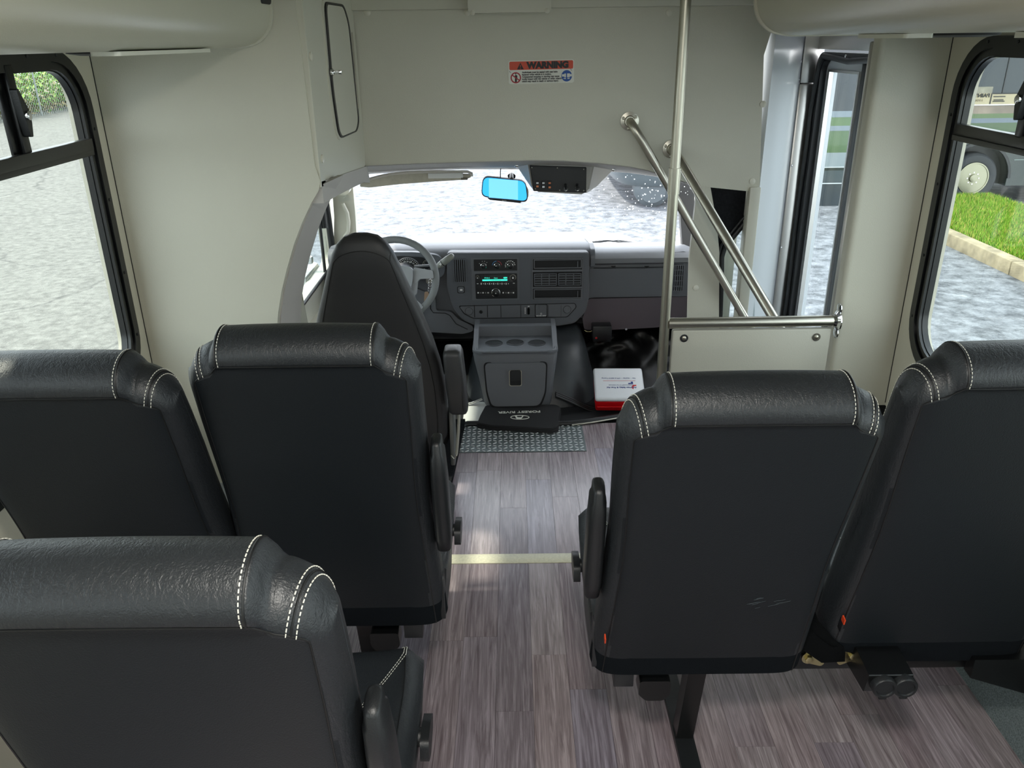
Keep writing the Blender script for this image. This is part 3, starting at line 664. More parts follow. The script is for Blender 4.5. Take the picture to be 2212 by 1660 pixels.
pb('vanity_mirror', 925, 374, 1000, 386, 3.872, .006, mat('vanity_cover', 'e2e2de', .3), vz, r=1)
pb('visor_clip', 996, 384, 1010, 389, 3.872, .01, mat('clip', '6b6458', .5), vz)

# ------------------------------------------------------------------ dashboard
YF = 3.95
db = thing('dashboard', (.03, 4.2, .25), 'charcoal van dashboard with radio, vents and centre controls below the windshield', 'dashboard')
prf = [(4.06, .27), (4.0, .30), (3.985, .55), (3.96, .63), (3.965, .655), (3.99, .675), (4.06, .68), (4.4, .63), (4.78, .52), (4.85, .40), (4.85, .2), (4.2, .12)]
prism('dash_body', [(y, z) for y, z in prf], YZ, -.93, .405, DASH, db, smooth=50)
prism('passenger_pad', [(4.06, .27), (4.0, .34), (4.0, .58), (3.955, .60), (3.95, .625), (3.97, .648), (4.02, .658), (4.4, .60), (4.78, .50), (4.85, .40), (4.85, .2), (4.2, .15)], YZ, .405, .905, DASHL, db, smooth=50)
prism('pad_end_cap', round_poly([(3.935, .585), (3.935, .64), (3.96, .672), (4.05, .682), (4.3, .65), (4.3, .56)], .012), YZ, .385, .407, DASHM, db, smooth=50)
# glove compartment door and lower panel
pb('glovebox_door', 1272, 579, 1447, 643, 3.975, .04, DASHM, db, r=3)
lp = ppoly('lower_panel', [(1272, 646), (1486, 641), (1486, 694), (1418, 708), (1300, 714), (1262, 712), (1258, 690)], 3.982, .04, mat('dash_lower_reflection', '5a5258', .4), db, r=.01)  # darker reddish reflection put into the panel colour
for x in (1325, 1397): ppoly('latch_notch', [(x-5, 576), (x+5, 576), (x, 580)], 3.96, .01, DARKIN, db)
ppoly('end_bezel', [(1446, 545), (1483, 543), (1489, 556), (1488, 640), (1447, 641)], 3.972, .03, DASHM, db, r=.02)
def vent(x0, y0, x1, y1, nh, nv, Y=3.925, par=db, r=2, name='air_vent'):
    v = pb(name, x0, y0, x1, y1, Y+.002, .03, BLACKM, par, r=r)
    a, b = AY(x0, y1, Y), AY(x1, y0, Y)
    fr_ = prism('vent_rim', rrect(a.x, a.z, b.x, b.z, .006), XZ, Y-.004, Y+.004, DASHM, v, holes=[rrect(a.x+.004, a.z+.004, b.x-.004, b.z-.004, .004)])
    for i in range(nh):
        z = a.z+(b.z-a.z)*(i+1)/(nh+1); box('vent_slat', (a.x+.004, Y-.003, z-.0022), (b.x-.004, Y+.004, z+.0022), DASHM, v)
    for i in range(nv):
        x = a.x+(b.x-a.x)*(i+1)/(nv+1); box('vent_slat', (x-.0022, Y-.004, a.z+.004), (x+.0022, Y+.003, b.z-.004), DASHM, v)
    return v
vent(1452, 572, 1479, 630, 4, 4, Y=3.962, r=6)
# centre stack
stk = [(967, 547), (1271, 546), (1271, 640), (1264, 672), (1240, 697), (1205, 703), (1030, 703), (1000, 690), (978, 662), (967, 620)]
cs = ppoly('centre_stack_edge', [((x-1119)*1.012+1119, (y-625)*1.02+625) for x, y in stk], 3.93, .06, DASH, db, r=.02)
cs2 = ppoly('centre_stack', stk, 3.922, .05, DASHM, db, r=.02)
ppoly('stack_groove', [(990, 661), (1243, 655), (1246, 664), (1226, 686), (1022, 689), (1002, 679)], 3.9205, .004, DARKIN, cs2, r=.012)
tr = ppoly('lower_control_strip', [(992, 662.5), (1242, 656.5), (1244, 664), (1225, 684.5), (1023, 687.5), (1004, 678)], 3.918, .006, DASH, cs2, r=.012)
for x in (1025, 1053, 1082, 1125, 1160, 1184, 1212): pb('strip_joint', x-.4, 660, x+.4, 686, 3.9172, .003, DARKIN, cs2)
for (x, y) in ((1013, 673), (1225, 669)):
    lathe('power_outlet_cap', [(.019, 0), (.019, -.004), (.016, -.006), (.016, -.005)], AY(x, y, 3.918), DASH, cs2, n=24)
    lathe('outlet_ring', [(.0205, 0), (.0205, -.0015)], AY(x, y, 3.918), DARKIN, cs2, n=24)
lathe('traction_button', [(.009, 0), (.009, -.002), (.007, -.002)], AY(1039, 674, 3.918), CHROME, cs2, n=16)
lathe('traction_button_face', [(.0075, 0), (.0075, -.0028)], AY(1039, 674, 3.918), BLACKP, cs2, n=16)
pb('power_socket', 1157, 659, 1181, 685, 3.910, .012, DASH, cs2, r=3)
pb('power_socket_gap', 1155.5, 657.5, 1182.5, 686.5, 3.9165, .003, DARKIN, cs2, r=3)
text('lettering', 'AC110V~150W', .0075, AY(1169, 682.5, 3.9095), FACE_REAR, LGHT, cs2, bold=.0003)
text('lettering', '⊡', .012, AY(1169, 678.5, 3.9095), FACE_REAR, LGHT, cs2)
pb('dimmer_wheel', 1139, 666, 1144.5, 680, 3.911, .01, BLACKM, cs2, r=2)
for i in range(6): pb('dimmer_mark', 1133.5, 665+i*2.4, 1135.5, 666.4+i*2.4, 3.9172, .002, LGHT, cs2)
pb('dimmer_mark', 1140, 661.5, 1144, 663, 3.9172, .002, LGHT, cs2)
# left vent and cargo-lamp button
vent(981, 559, 1006, 611, 0, 5, Y=3.916, par=cs2, r=2)
pb('button_gap', 988, 619, 1003.5, 634, 3.9205, .004, DARKIN, cs2, r=3)
pb('push_button', 989.5, 620.5, 1002, 632.5, 3.916, .008, DASH, cs2, r=2.5)
pb('push_button_mark', 993.5, 625, 999, 628.5, 3.9155, .002, LGHT, cs2, r=1.2)
# climate controls
pb('climate_surround', 1020, 557, 1121, 649, 3.9195, .004, DASH, cs2, r=2)
hv = pb('climate_panel', 1024, 560, 1117, 586, 3.917, .006, BLACKP, cs2, r=1)
for i, x in enumerate((1044.5, 1073.5, 1102)):
    y = 574.5-i*.4
    lathe('knob_ring', [(.0155, 0), (.0155, -.008), (.0135, -.010), (.012, -.008)], AY(x, y, 3.917), CHROME, hv, n=28)
    kn = lathe('climate_knob', [(.013, 0), (.0125, -.014), (.010, -.016)], AY(x, y, 3.917), BLACKP, hv, n=24)
    pb('knob_mark', x-3.5+(i == 0)*1, y-1+(i > 0)*1.2, x-1+(i == 0)*1, y+.2+(i > 0)*1.2, 3.9, .002, LGHT, kn)
def arc(name, x, y, r0, r1, a0, a1, m, par, Y, n=14):
    c = AY(x, y, Y); pts = []
    for k in range(n+1): t = math.radians(a0+(a1-a0)*k/n); pts.append((c.x+r1*math.cos(t), c.z+r1*math.sin(t)))
    for k in range(n, -1, -1): t = math.radians(a0+(a1-a0)*k/n); pts.append((c.x+r0*math.cos(t), c.z+r0*math.sin(t)))
    return prism(name, pts, XZ, Y-.0006, Y+.001, m, par)
arc('cold_arc', 1073.5, 574.1, .0215, .0245, 95, 175, mat('cold_blue', '4a86b8', .5), hv, 3.9168)
arc('warm_arc', 1073.5, 574.1, .0215, .0245, 5, 85, mat('warm_red', 'a24048', .5), hv, 3.9168)
def ticks(name, x, y, r, angs, m, par, Y, l=.003, wd=.0012):
    bm = bmesh.new(); c = AY(x, y, Y)
    for a in angs:
        t = math.radians(a); d = Vector((math.cos(t), 0, math.sin(t))); s = Vector((-d.z, 0, d.x))*wd/2
        q = [c+d*r-s, c+d*r+s, c+d*(r+l)+s, c+d*(r+l)-s]
        prism_bm(bm, [(p.x, p.z) for p in q], XZ, Y-.0006, Y+.001)
    return finish(name, bm, m, par)
ticks('fan_marks', 1044.5, 574.5, .022, (150, 105, 75, 45), LGHT, hv, 3.9168, wd=.0022)
ticks('mode_marks', 1102, 573.8, .021, (195, 175, 150, 125, 103, 80, 57, 33, 10), LGHT, hv, 3.9168, l=.005, wd=.0045)
# radio
rd = pb('radio', 1028, 591, 1117, 646, 3.9165, .01, BLACKP, cs2, r=2)
dp = pb('radio_display', 1034, 593, 1108, 610, 3.9155, .003, SCRB, rd, r=1)
text('lettering', 'FM101.3', .0085, AY(1052, 601, 3.9152), FACE_REAR, SCREEN, rd, sx=.9)
text('lettering', 'Classic', .0075, AY(1071, 601, 3.9152), FACE_REAR, SCREEN, rd, sx=.9)
text('lettering', '4:04', .011, AY(1091.5, 600.5, 3.9152), FACE_REAR, SCREEN, rd, bold=.0005)
pb('display_bar', 1042, 603.5, 1096, 607.5, 3.9151, .001, SCREEN, rd, r=.8)
text('lettering', '1 CLASSIC HITS OLDIES', .0058, AY(1070, 605.5, 3.9148), FACE_REAR, SCRB, rd, sx=.95)
for (x, y, r) in ((1031.5, 599.5, .008), (1108, 599.3, .0135)):
    lathe('radio_knob', [(r, 0), (r*.95, -.01), (r*.7, -.012)], AY(x, y, 3.9165), BLACKP, rd, n=20)
    lathe('knob_ring', [(r*1.12, 0), (r*1.12, -.003)], AY(x, y, 3.9165), STEEL, rd, n=20)
    lathe('knob_dot', [(r*.35, -.0125), (r*.35, -.0135)], AY(x, y, 3.9165), LGHT, rd, n=10)
for i in range(14):
    x = 1039.5+i*4.5; pb('preset_mark', x-1.2+(i % 2)*.5, 612.3 if i % 2 else 611.5, x+1.0, 614.2 if i % 2 else 615.3, 3.9158, .001, LGHT, rd)
pb('preset_mark', 1030, 612.5, 1033.5, 614, 3.9158, .001, LGHT, rd); pb('preset_mark', 1108, 611.5, 1112, 613, 3.9158, .001, LGHT, rd)
pb('radio_button_row', 1028.5, 628.5, 1059, 637, 3.9155, .003, BLACKM, rd, r=1); pb('radio_button_row', 1083, 627.5, 1115, 636, 3.9155, .003, BLACKM, rd, r=1)
for x in (1033, 1038.5, 1043.5, 1049, 1054.5, 1087, 1093, 1098.5, 1104, 1109): pb('button_mark', x-1.6 if x not in (1038.5, 1049, 1093, 1104) else x-.3, 631.5, x+1.6 if x not in (1038.5, 1049, 1093, 1104) else x+.3, 634.2, 3.9150, .001, LGHT, rd)
lathe('tuning_ring', [(.0225, 0), (.0225, -.006), (.020, -.008), (.019, -.004)], AY(1071, 632, 3.9165), CHROME, rd, n=32)
tk = lathe('tuning_knob', [(.019, 0), (.018, -.014), (.015, -.016)], AY(1071, 632, 3.9165), BLACKP, rd, n=28)
lathe('knob_dot', [(.003, -.0162), (.003, -.0168)], AY(1071, 632, 3.9165), LGHT, tk, n=8)
for y in (640.5, 643.5): pb('radio_groove', 1029, y, 1115, y+.6, 3.9158, .001, DARKIN, rd)
lathe('radio_hole', [(.002, 0), (.002, -.0008)], AY(1110, 641, 3.9165), DARKIN, rd, n=8)
# right bay: cubbies and twin vents
def frame(name, x0, y0, x1, y1, b, Y, dpt, m, par):
    a, c = AY(x0, y1, Y), AY(x1, y0, Y); k = (c.x-a.x)/(x1-x0)*b
    return prism(name, rrect(a.x, a.z, c.x, c.z, .004), XZ, Y, Y+dpt, m, par, holes=[rrect(a.x+k, a.z+k, c.x-k, c.z-k, .002)])
frame('bay_frame', 1149, 557, 1260, 649, 2.2, 3.916, .03, DASH, cs2)
pb('bay_back', 1151, 559, 1258, 647, 3.9212, .004, DARKIN, cs2)
for (y0, y1) in ((560, 581), (624, 646)):
    cu = frame('cubby', 1153, y0, 1257, y1, 2.0, 3.9165, .006, DASH, cs2); pb('cubby_floor', 1155, y1-4, 1255, y1-2, 3.9165, .004, BLACKP, cs2)
    pb('cubby_side', 1247, y0+5, 1249, y1-3, 3.9162, .004, DASHM, cs2)
pb('bay_bar', 1151, 582.5, 1258, 588, 3.914, .008, DASH, cs2); pb('bay_bar', 1151, 619.5, 1258, 624, 3.914, .008, DASH, cs2)
vent(1153.5, 590.5, 1203, 618, 4, 2, Y=3.915, par=cs2, r=1); vent(1205.5, 590, 1256, 617, 4, 2, Y=3.915, par=cs2, r=1)
# knee panel left of the stack
ppoly('knee_panel', [(840, 600), (940, 640), (942, 672), (975, 674), (990, 690), (1022, 705), (1022, 716), (1000, 722), (900, 716), (700, 700), (700, 600)], 3.965, .03, DASH, db, r=.015)
tube('panel_seam', [AY(x, y, 3.963) for x, y in ((930, 655), (930, 668), (936, 676), (962, 677), (972, 682), (985, 700), (1010, 712))], .002, DARKIN, db, n=6)
# instrument cluster
ppoly('cluster_hood', [(826, 549), (840, 545), (900, 545), (950, 552), (963, 575), (958, 598), (935, 604), (826, 600)], 3.94, .03, DASHM, db, r=.03)
ic = ppoly('cluster_face', [(826, 556), (870, 554), (915, 557), (926, 572), (925, 590), (826, 590)], 3.933, .01, BLACKP, db, r=.01)
GAUG = AY(881.5, 583, 3.93)
arc('speedometer_rim', 881.5, 584, .062, .066, 0, 180, CHROME, ic, 3.931, n=24)
ticks('speedometer_ticks', 881.5, 584, .053, [180-9*k for k in range(21)], LGHT, ic, 3.9315, l=.006, wd=.0018)
for i, v_ in enumerate((10, 20, 30, 40, 50, 60, 70, 80, 90)):
    t = math.radians(172-20.5*i); text('lettering', str(v_), .0135 if i % 2 else .010, (GAUG.x+.042*math.cos(t), 3.9315, GAUG.z-.001+.042*math.sin(t)), FACE_REAR, LGHT, ic)
for (x, y) in ((842, 573), (925, 573)):
    arc('side_gauge_rim', x, y, .026, .0285, 0, 360, STEEL, ic, 3.9312, n=28)
    ticks('side_gauge_ticks', x, y, .019, (150, 120, 90, 60, 30, 0), LGHT, ic, 3.9315, l=.004, wd=.0015)
pb('fuel_symbol', 919, 575, 923, 578, 3.931, .001, LGHT, ic)
pb('needle', 880.8, 577, 882, 584, 3.9308, .001, RED, ic); pb('redline_mark', 838.5, 565, 840, 572, 3.9308, .001, RED, ic)

# steering wheel: plane tilted back, centre measured on the photo
sw_ = thing('steering_wheel', (-.545, 3.60, .63), 'grey four-spoke steering wheel with gold emblem behind the driver seat', 'steering wheel')
SWM = Matrix.Translation((-.545, 3.60, .632)) @ Matrix.Rotation(math.radians(-18), 4, 'X')
def SW(u, v, d=0): return SWM @ Vector((u, -d, v))
tube('rim', [SW(.187*math.cos(2*PI*k/48), .18*math.sin(2*PI*k/48)) for k in range(48)], .0165, WHEELM, sw_, n=14, closed=True)
swf = lambda u, v, d: SW(u, v, d)
prism('hub_cover', round_poly([(-.105, .048), (.0, .062), (.088, .052), (.085, -.01), (.062, -.088), (.0, -.10), (-.062, -.088), (-.09, -.01)], .03), swf, -.01, .035, HUBM, sw_)
for s in (-1, 1):
    prism('spoke', round_poly([(s*.088, .052), (s*.175, .036), (s*.18, .0), (s*.115, -.002), (s*.10, -.02), (s*.088, -.02)], .008), swf, -.005, .022, HUBM, sw_)
    prism('spoke', round_poly([(s*.072, -.055), (s*.092, -.06), (s*.088, -.09), (s*.13, -.13), (s*.105, -.152), (s*.058, -.105)], .008), swf, -.005, .02, HUBM, sw_)
    prism('spoke_web', round_poly([(s*.088, .03), (s*.106, -.01), (s*.098, -.07), (s*.072, -.09), (s*.07, .0)], .006), swf, -.004, .018, HUBM, sw_)
eb = prism('emblem_disc', [(.002+.034*math.cos(k*PI/16), -.012+.034*math.sin(k*PI/16)) for k in range(32)], swf, .03, .0375, BLACKP, sw_)
tube('emblem_ring', [SW(.002+.037*math.cos(k*PI/16), -.012+.037*math.sin(k*PI/16), .037) for k in range(32)], .003, CHROME, eb, n=8, closed=True)
prism('emblem_bow', [(-.024, -.019), (-.012, -.019), (-.008, -.025), (.010, -.025), (.010, -.019), (.028, -.019), (.032, -.005), (.018, -.005), (.014, .001), (-.004, .001), (-.004, -.005), (-.020, -.005)], swf, .0375, .040, mat('emblem_gold', 'e6cf78', .35), eb)
lathe('steering_column', [(.035, 0), (.05, .06), (.055, .3)], (-.545, 3.64, .57), DASH, db, n=24)
ss = thing('gear_lever', AY(945, 565, 3.80), 'grey column stalk with ribbed grip, right of the steering wheel', 'lever')
tube('lever_rod', [(-.47, 3.78, .64), AY(945, 574, 3.72)], .009, BLACKP, ss, n=10)
A, B = AY(945, 577, 3.72), AY(979, 551, 3.70)
tube('lever_grip', [A, A.lerp(B, .15), A.lerp(B, .6), A.lerp(B, .93), B], [.011, .0155, .0165, .0135, .007], mat('lever_grey', '83867f', .45), ss, n=16)
tube('grip_band', [A.lerp(B, .33), A.lerp(B, .37)], .0172, BLACKP, ss, n=16)
for k in range(2): tube('grip_ridge', [A.lerp(B, .18+.06*k)+Vector((0, -.014, .004)), A.lerp(B, .22+.06*k)+Vector((0, -.014, .004))], .005, LGHT, ss, n=6)
ky = thing('key_ring', AY(928, 615, 3.7), 'bunch of chained keys with a tan tag hanging behind steering wheel', 'keys')
for k in range(5):
    c = AY(929.5-k*.4, 608+k*6, 3.70); bm = bmesh.new()
    tube_bm(bm, [c+Vector((.0085*math.cos(t*PI/6), .006*math.sin(t*PI/6)*(k % 2), .010*math.sin(t*PI/6))) for t in range(12)], .0016, 6, True); finish('chain_link', bm, CHROME, ky, smooth=50)
prism('tag', round_poly([(AY(x, y, 3.69).x, AY(x, y, 3.69).z) for x, y in ((917, 631), (924, 630), (927, 636), (927, 652), (916, 653))], .006), XZ, 3.688, 3.691, BROWN, ky)
prism('key_fob', round_poly([(AY(x, y, 3.695).x, AY(x, y, 3.695).z) for x, y in ((926, 632), (932, 632), (933, 641), (928, 643))], .008), XZ, 3.69, 3.70, BLACKP, ky)
lathe('ignition_lock', [(.016, 0), (.016, .03)], AY(927, 607, 3.72), STEEL, ky, n=16)

# ------------------------------------------------------------------ engine cover, console, bag, first-aid kit, footwell
ec = thing('engine_cover', (.08, 3.95, 0), 'black padded engine cover bulging on both sides of the floor console', 'engine cover')
bm = bmesh.new(); ring_stack_bm(bm, [((.085, 3.95, -.01), .335, .40), ((.085, 3.95, .03), .325, .38), ((.085, 3.96, .10), .305, .345), ((.085, 3.97, .18), .285, .30), ((.085, 3.98, .235), .265, .25), ((.085, 3.99, .26), .235, .20)], 48, 3.6)
finish('cover_skin', bm, DOG, ec, smooth=60)
for s, pxs in ((0, ((990, 883), (1005, 878), (1022, 872), (1042, 864))), (1, ((1200, 850), (1225, 860), (1250, 871), (1270, 880), (1288, 884)))):
    for q in range(3 if s else 1):
        tube('rubber_skirt', [AY(x, y+q*4-2, 3.56-q*.02) for x, y in pxs], .007, RUBBER if s else CHROME, ec, n=8)
cn = thing('floor_console', (.01, 3.55, 0), 'charcoal floor console with three cup holders and a latched door', 'console')
bm = bmesh.new(); ring_stack_bm(bm, [((.012, 3.66, .012), .158, .14), ((.012, 3.66, .03), .165, .150), ((.008, 3.655, .15), .180, .160), ((.004, 3.65, .25), .196, .168), ((.003, 3.65, .285), .200, .170), ((.003, 3.65, .300), .198, .168)], 48, 7)
finish('console_body', bm, DASH, cn, smooth=50)
zc = .300
cups = [AZ(x, y, zc+.012) for x, y in ((1067, 742), (1113, 740.5), (1160, 741.5))]
prism('cup_tray', rrect(-.197, 3.478, .203, 3.80, (.03, .03, .045, .045)), XY, zc, zc+.012, DASHM, cn, holes=[[(c.x+.036*math.cos(k*PI/12), c.y+.036*math.sin(k*PI/12)) for k in range(24)] for c in cups])
for c in cups:
    lathe('cup_holder', [(.042, .002), (.038, .0035), (.036, -.002), (.033, -.06), (.0, -.062)], (c.x, c.y, zc+.012), BLACKP, cn, axis='Z', n=32)
prism('tray_back', [(-.19, zc+.01), (.195, zc+.01), (.195, .362), (-.19, .362)], XZ, 3.70, 3.74, DASH, cn)
for s in (-1, 1):
    xx = .003+s*.186
    prism('tray_side', round_poly([(3.50, zc+.005), (3.56, zc+.025), (3.66, .362), (3.80, .37), (3.80, zc)], .02), YZ, xx-.010, xx+.012, DASH, cn)
tube('tray_lip', [(-.186, 3.56, zc+.012), (-.18, 3.50, zc+.012), (-.14, 3.478, zc+.012), (.14, 3.478, zc+.012), (.186, 3.50, zc+.012), (.194, 3.56, zc+.012)], .006, DASHM, cn, n=10)
ppoly('door_gap', [(1044, 783), (1183, 781), (1180, 850), (1168, 880), (1060, 882), (1050, 850)], 3.482, .03, DARKIN, cn, r=.025)
cdoor = ppoly('console_door', [(1047, 786), (1180, 784), (1177, 848), (1165, 877), (1063, 879), (1053, 848)], 3.474, .03, DASH, cn, r=.025)
pb('latch_well', 1100, 800, 1127, 835, 3.472, .005, STEEL, cdoor, r=4); pb('latch_recess', 1101.5, 801.5, 1125.5, 833.5, 3.470, .004, DARKIN, cdoor, r=3.5); pb('latch_paddle', 1102.5, 801.5, 1124.5, 823, 3.464, .008, BLACKP, cdoor, r=2.5)
bg_ = thing('folded_bag', AZ(1120, 915, 0), 'folded black cloth bag with white lettering on the floor before the console', 'bag')
bq = [AZ(x, y, .03) for x, y in ((1048, 876), (1200, 874), (1212, 879), (1208, 903), (1206, 921), (1192, 926), (1120, 922), (1060, 919), (1030, 913), (1036, 898))]
def bagf(pts, z0, z1, sc=1, m=BAGM, nm='bag_layer'):
    cx = sum(p.x for p in pts)/len(pts); cy = sum(p.y for p in pts)/len(pts)
    bm = bmesh.new(); prism_bm(bm, round_poly([((p.x-cx)*sc+cx, (p.y-cy)*sc+cy) for p in pts], .012), XY, z0, z1)
    return finish(nm, bm, m, bg_, smooth=30)
bagf(bq, .004, .012, 1.01); bagf(bq, .0125, .021, 1.0); bagf(bq, .0215, .030, .985)
tube('bag_hem', [AZ(x, y, .024) for x, y in ((1031, 915), (1062, 921), (1120, 924), (1190, 928), (1205, 923))], .003, BAGM, bg_, n=6)
tc_ = AZ(1122, 890, .031)
text('lettering', 'FOREST RIVER', .030, (tc_.x, tc_.y, .0305), (0, 0, PI+.03), WHPR, bg_, bold=.0008, sx=1.05)
tube('bag_logo', [AZ(1123+20*math.cos(t)*(1+.0), 902+4.2*math.sin(t), .031) for t in [k*PI/10 for k in range(20)]], .0018, WHPR, bg_, n=6, closed=True)
prism('bag_logo_mark', [(AZ(x, y, .031).x, AZ(x, y, .031).y) for x, y in ((1112, 899), (1116, 899), (1118, 902), (1126, 902), (1128, 899), (1131, 899), (1126, 905), (1116, 905))], XY, .030, .0315, WHPR, bg_)
fk = thing('first_aid_kit', (.5, 3.47, 0), 'first-aid case with white lid and red base on the floor by the barrier', 'first-aid kit')
KM = Matrix.Translation((AZ(1339, 898, 0).x, 3.478, .002)) @ Matrix.Rotation(math.radians(25), 4, 'X') @ Matrix.Rotation(math.radians(-1), 4, 'Z')
def kb_(nm, lo, hi, m, bev, par=fk):
    bm = bmesh.new(); abox(bm, lo, hi, bev, 3); bmesh.ops.transform(bm, matrix=KM, verts=bm.verts[:]); return finish(nm, bm, m, par, smooth=40)
kb_('case_base', (-.113, 0, 0), (.113, .19, .075), RED, .012)
kb_('case_rib', (-.105, -.003, .03), (.105, .01, .036), RED, .002)
lid = kb_('case_lid', (-.118, -.006, .073), (.118, .196, .098), WHT, .014)
KR = KM.to_3x3().to_euler()
def kt(s, sz, u, v, m, **k):
    o = text('lettering', s, sz, KM @ Vector((u, v, .0984)), (KM.to_3x3() @ Matrix.Rotation(PI, 3, 'Z')).to_euler(), m, fk, **k); return o
kt('American Safety & First Aid', .0125, .01, .066, NAVY, bold=.0003); kt('ADDRESSING SAFETY IN THE WORKPLACE', .0062, .01, .082, NAVY)
kt('Kits  •  Supplies  •  CPR & AED/O Training', .0088, .0, .125, NAVY, sx=1.05)
kb_('red_rule', (-.075, .108, .098), (.078, .1095, .0985), REDP, 0)
def kp(pts, m, nm):
    bm = bmesh.new(); prism_bm(bm, pts, lambda u, v, d: KM @ Vector((u, v, d)), .098, .0986); return finish(nm, bm, m, fk)
kp([(.066, .088), (.066, .103), (.056, .103), (.056, .095), (.045, .095), (.041, .088)], NAVY, 'logo_mark'); kp([(.058, .06), (.066, .056), (.066, .07), (.072, .076), (.08, .076), (.08, .083), (.066, .083), (.058, .074)], REDP, 'logo_mark')
# soft vinyl hanging in the passenger footwell
bm = bmesh.new(); rows = []
from mathutils import noise as NZ
for i in range(41):
    row = []
    for j in range(33):
        u, v = i/40, j/32; x = .30+.72*u; z = .27*(1-v)-.01; y = 4.10-.34*v**1.4
        n_ = NZ.noise(Vector((x*9+z*7, z*6-x*3, 1.3)))*.05+abs(NZ.noise(Vector((x*6-z*12, z*5, 4.1))))*.05
        row.append(bm.verts.new((x, y-n_*math.sin(PI*min(1, v+.08)), z)))
    rows.append(row)
for r0, r1 in zip(rows, rows[1:]):
    for k in range(32): bm.faces.new([r0[k], r0[k+1], r1[k+1], r1[k]])
bmesh.ops.solidify(bm, geom=bm.faces[:], thickness=.004)
fv = finish('footwell_cover', bm, BLKVIN, smooth=80); tag(fv, 'crumpled shiny black vinyl cover hanging in the passenger footwell', 'cover')
box('wall_cab_front', (-.95, 4.52, -.05), (1.0, 4.56, .30), DARKIN, kind='structure')
wr = tube('loose_wires', [AY(x, y, 3.93) for x, y in ((1262, 714), (1268, 717), (1275, 717), (1283, 713))], .0025, GOLD, n=6); tag(wr, 'small loop of gold wire below the dash edge', 'wire')
jb = box('junction_box', (.40, 3.90, .20), (.50, 3.97, .285), BLACKP, bev=.006); tag(jb, 'small black module box under the dash beside the wires', 'box')
for p in ((.42, 3.897, .225), (.575, 3.92, .262)): lathe('screw', [(.007, 0), (.006, -.004)], p, CHROME, jb, n=10)

# ------------------------------------------------------------------ seats for the passengers
HW = .2275
def H_(x):
    a = abs(x)/HW
    def sm(e0, e1, v): t = min(1, max(0, (v-e0)/(e1-e0))); return t*t*(3-2*t)
    h = .82 - .004*(a/.72)**2
    h -= .032*sm(.655, .74, a)
    h -= .012*sm(.74, .90, a) + .040*sm(.84, 1.0, a)**1.6
    return h
def T_(x): return .052*max(0, 1-(abs(x)/HW)**11)**.5+.0005
def wz(z): return 1 + .045*max(0, (.38-z)/.38)**1.5 - .03*math.exp(-((z-.42)/.16)**2)
def bulge(x, z):
    a = abs(x)/HW
    def sm(e0, e1, v): t = min(1, max(0, (v-e0)/(e1-e0))); return t*t*(3-2*t)
    return -.009*sm(.758, .772, z)*(1-sm(.665, .70, a))
def back_pt(x, s, front=False):
    """s in 0..1: up the rear face; 1..2 over the top; 2..3 down the front"""
    H = H_(x); T = T_(x); R = min(.045, T*1.0+.0); 
    if s <= 1: z = (H-R)*s; y = -T + bulge(x, z) + .012*math.sin(PI*min(1, z/.75))*(-1)*(1-(abs(x)/HW)**2)*.6
    elif s <= 2:
        a = (s-1)*PI; z = H-R+R*math.sin(a); y = -T*math.cos(a); y += bulge(x, H-R)*max(0, math.cos(a/2)) if a < PI else 0
    else: z = (H-R)*(3-s); y = T + .018*math.sin(PI*(3-s))
    return Vector((x*wz(z), y, z))
def rear_s(x, z): T = T_(x); return z/(H_(x)-min(.045, T))
bm = bmesh.new(); XS = [HW*math.sin(PI/2*(-1+2*i/56)) for i in range(57)]
XS = sorted(set([round(x, 5) for x in XS] + [sg_*.150 for sg_ in (-1, 1)] + [sg_*v for sg_ in (-1, 1) for v in (.158, .163, .168, .174, .180, .186, .191, .195, .199, .203)]))
SS = sorted(set([i/26 for i in range(24)] + [.09] + [.895+.008*i for i in range(13)] + [.998])) + [1+i/12 for i in range(13)] + [2+i/14 for i in range(1, 15)]
grid = [[bm.verts.new(back_pt(x, s)) for s in SS] for x in XS]
for a, b in zip(grid, grid[1:]):
    for k in range(len(SS)-1):
        f = bm.faces.new([a[k], a[k+1], b[k+1], b[k]]); 
        zc_ = (a[k].co.z+b[k+1].co.z)/2; xc_ = abs(a[k].co.x+b[k].co.x)/2
        f.material_index = 2 if SS[k] < .089 else (1 if (SS[k] < 1 and zc_ < .768 and xc_ < .203 and (zc_ < .723 or xc_ < .163 or ((xc_-.163)/.041)**2+((zc_-.723)/.047)**2 < 1)) else 0)
    bm.faces.new([a[0], b[0], b[-1], a[-1]])
bm.faces.new([v for v in grid[0]]); bm.faces.new([v for v in reversed(grid[-1])])
def raw_mesh(name, bm, ms, smooth=50):
    bmesh.ops.recalc_face_normals(bm, faces=bm.faces[:])
    for f in bm.faces: f.smooth = True
    for e in bm.edges:
        if len(e.link_faces) == 2 and e.calc_face_angle(0) > math.radians(smooth): e.smooth = False
    me = bpy.data.meshes.new(name); bm.to_mesh(me); bm.free()
    for m in ms: me.materials.append(m)
    return me
ME = {}
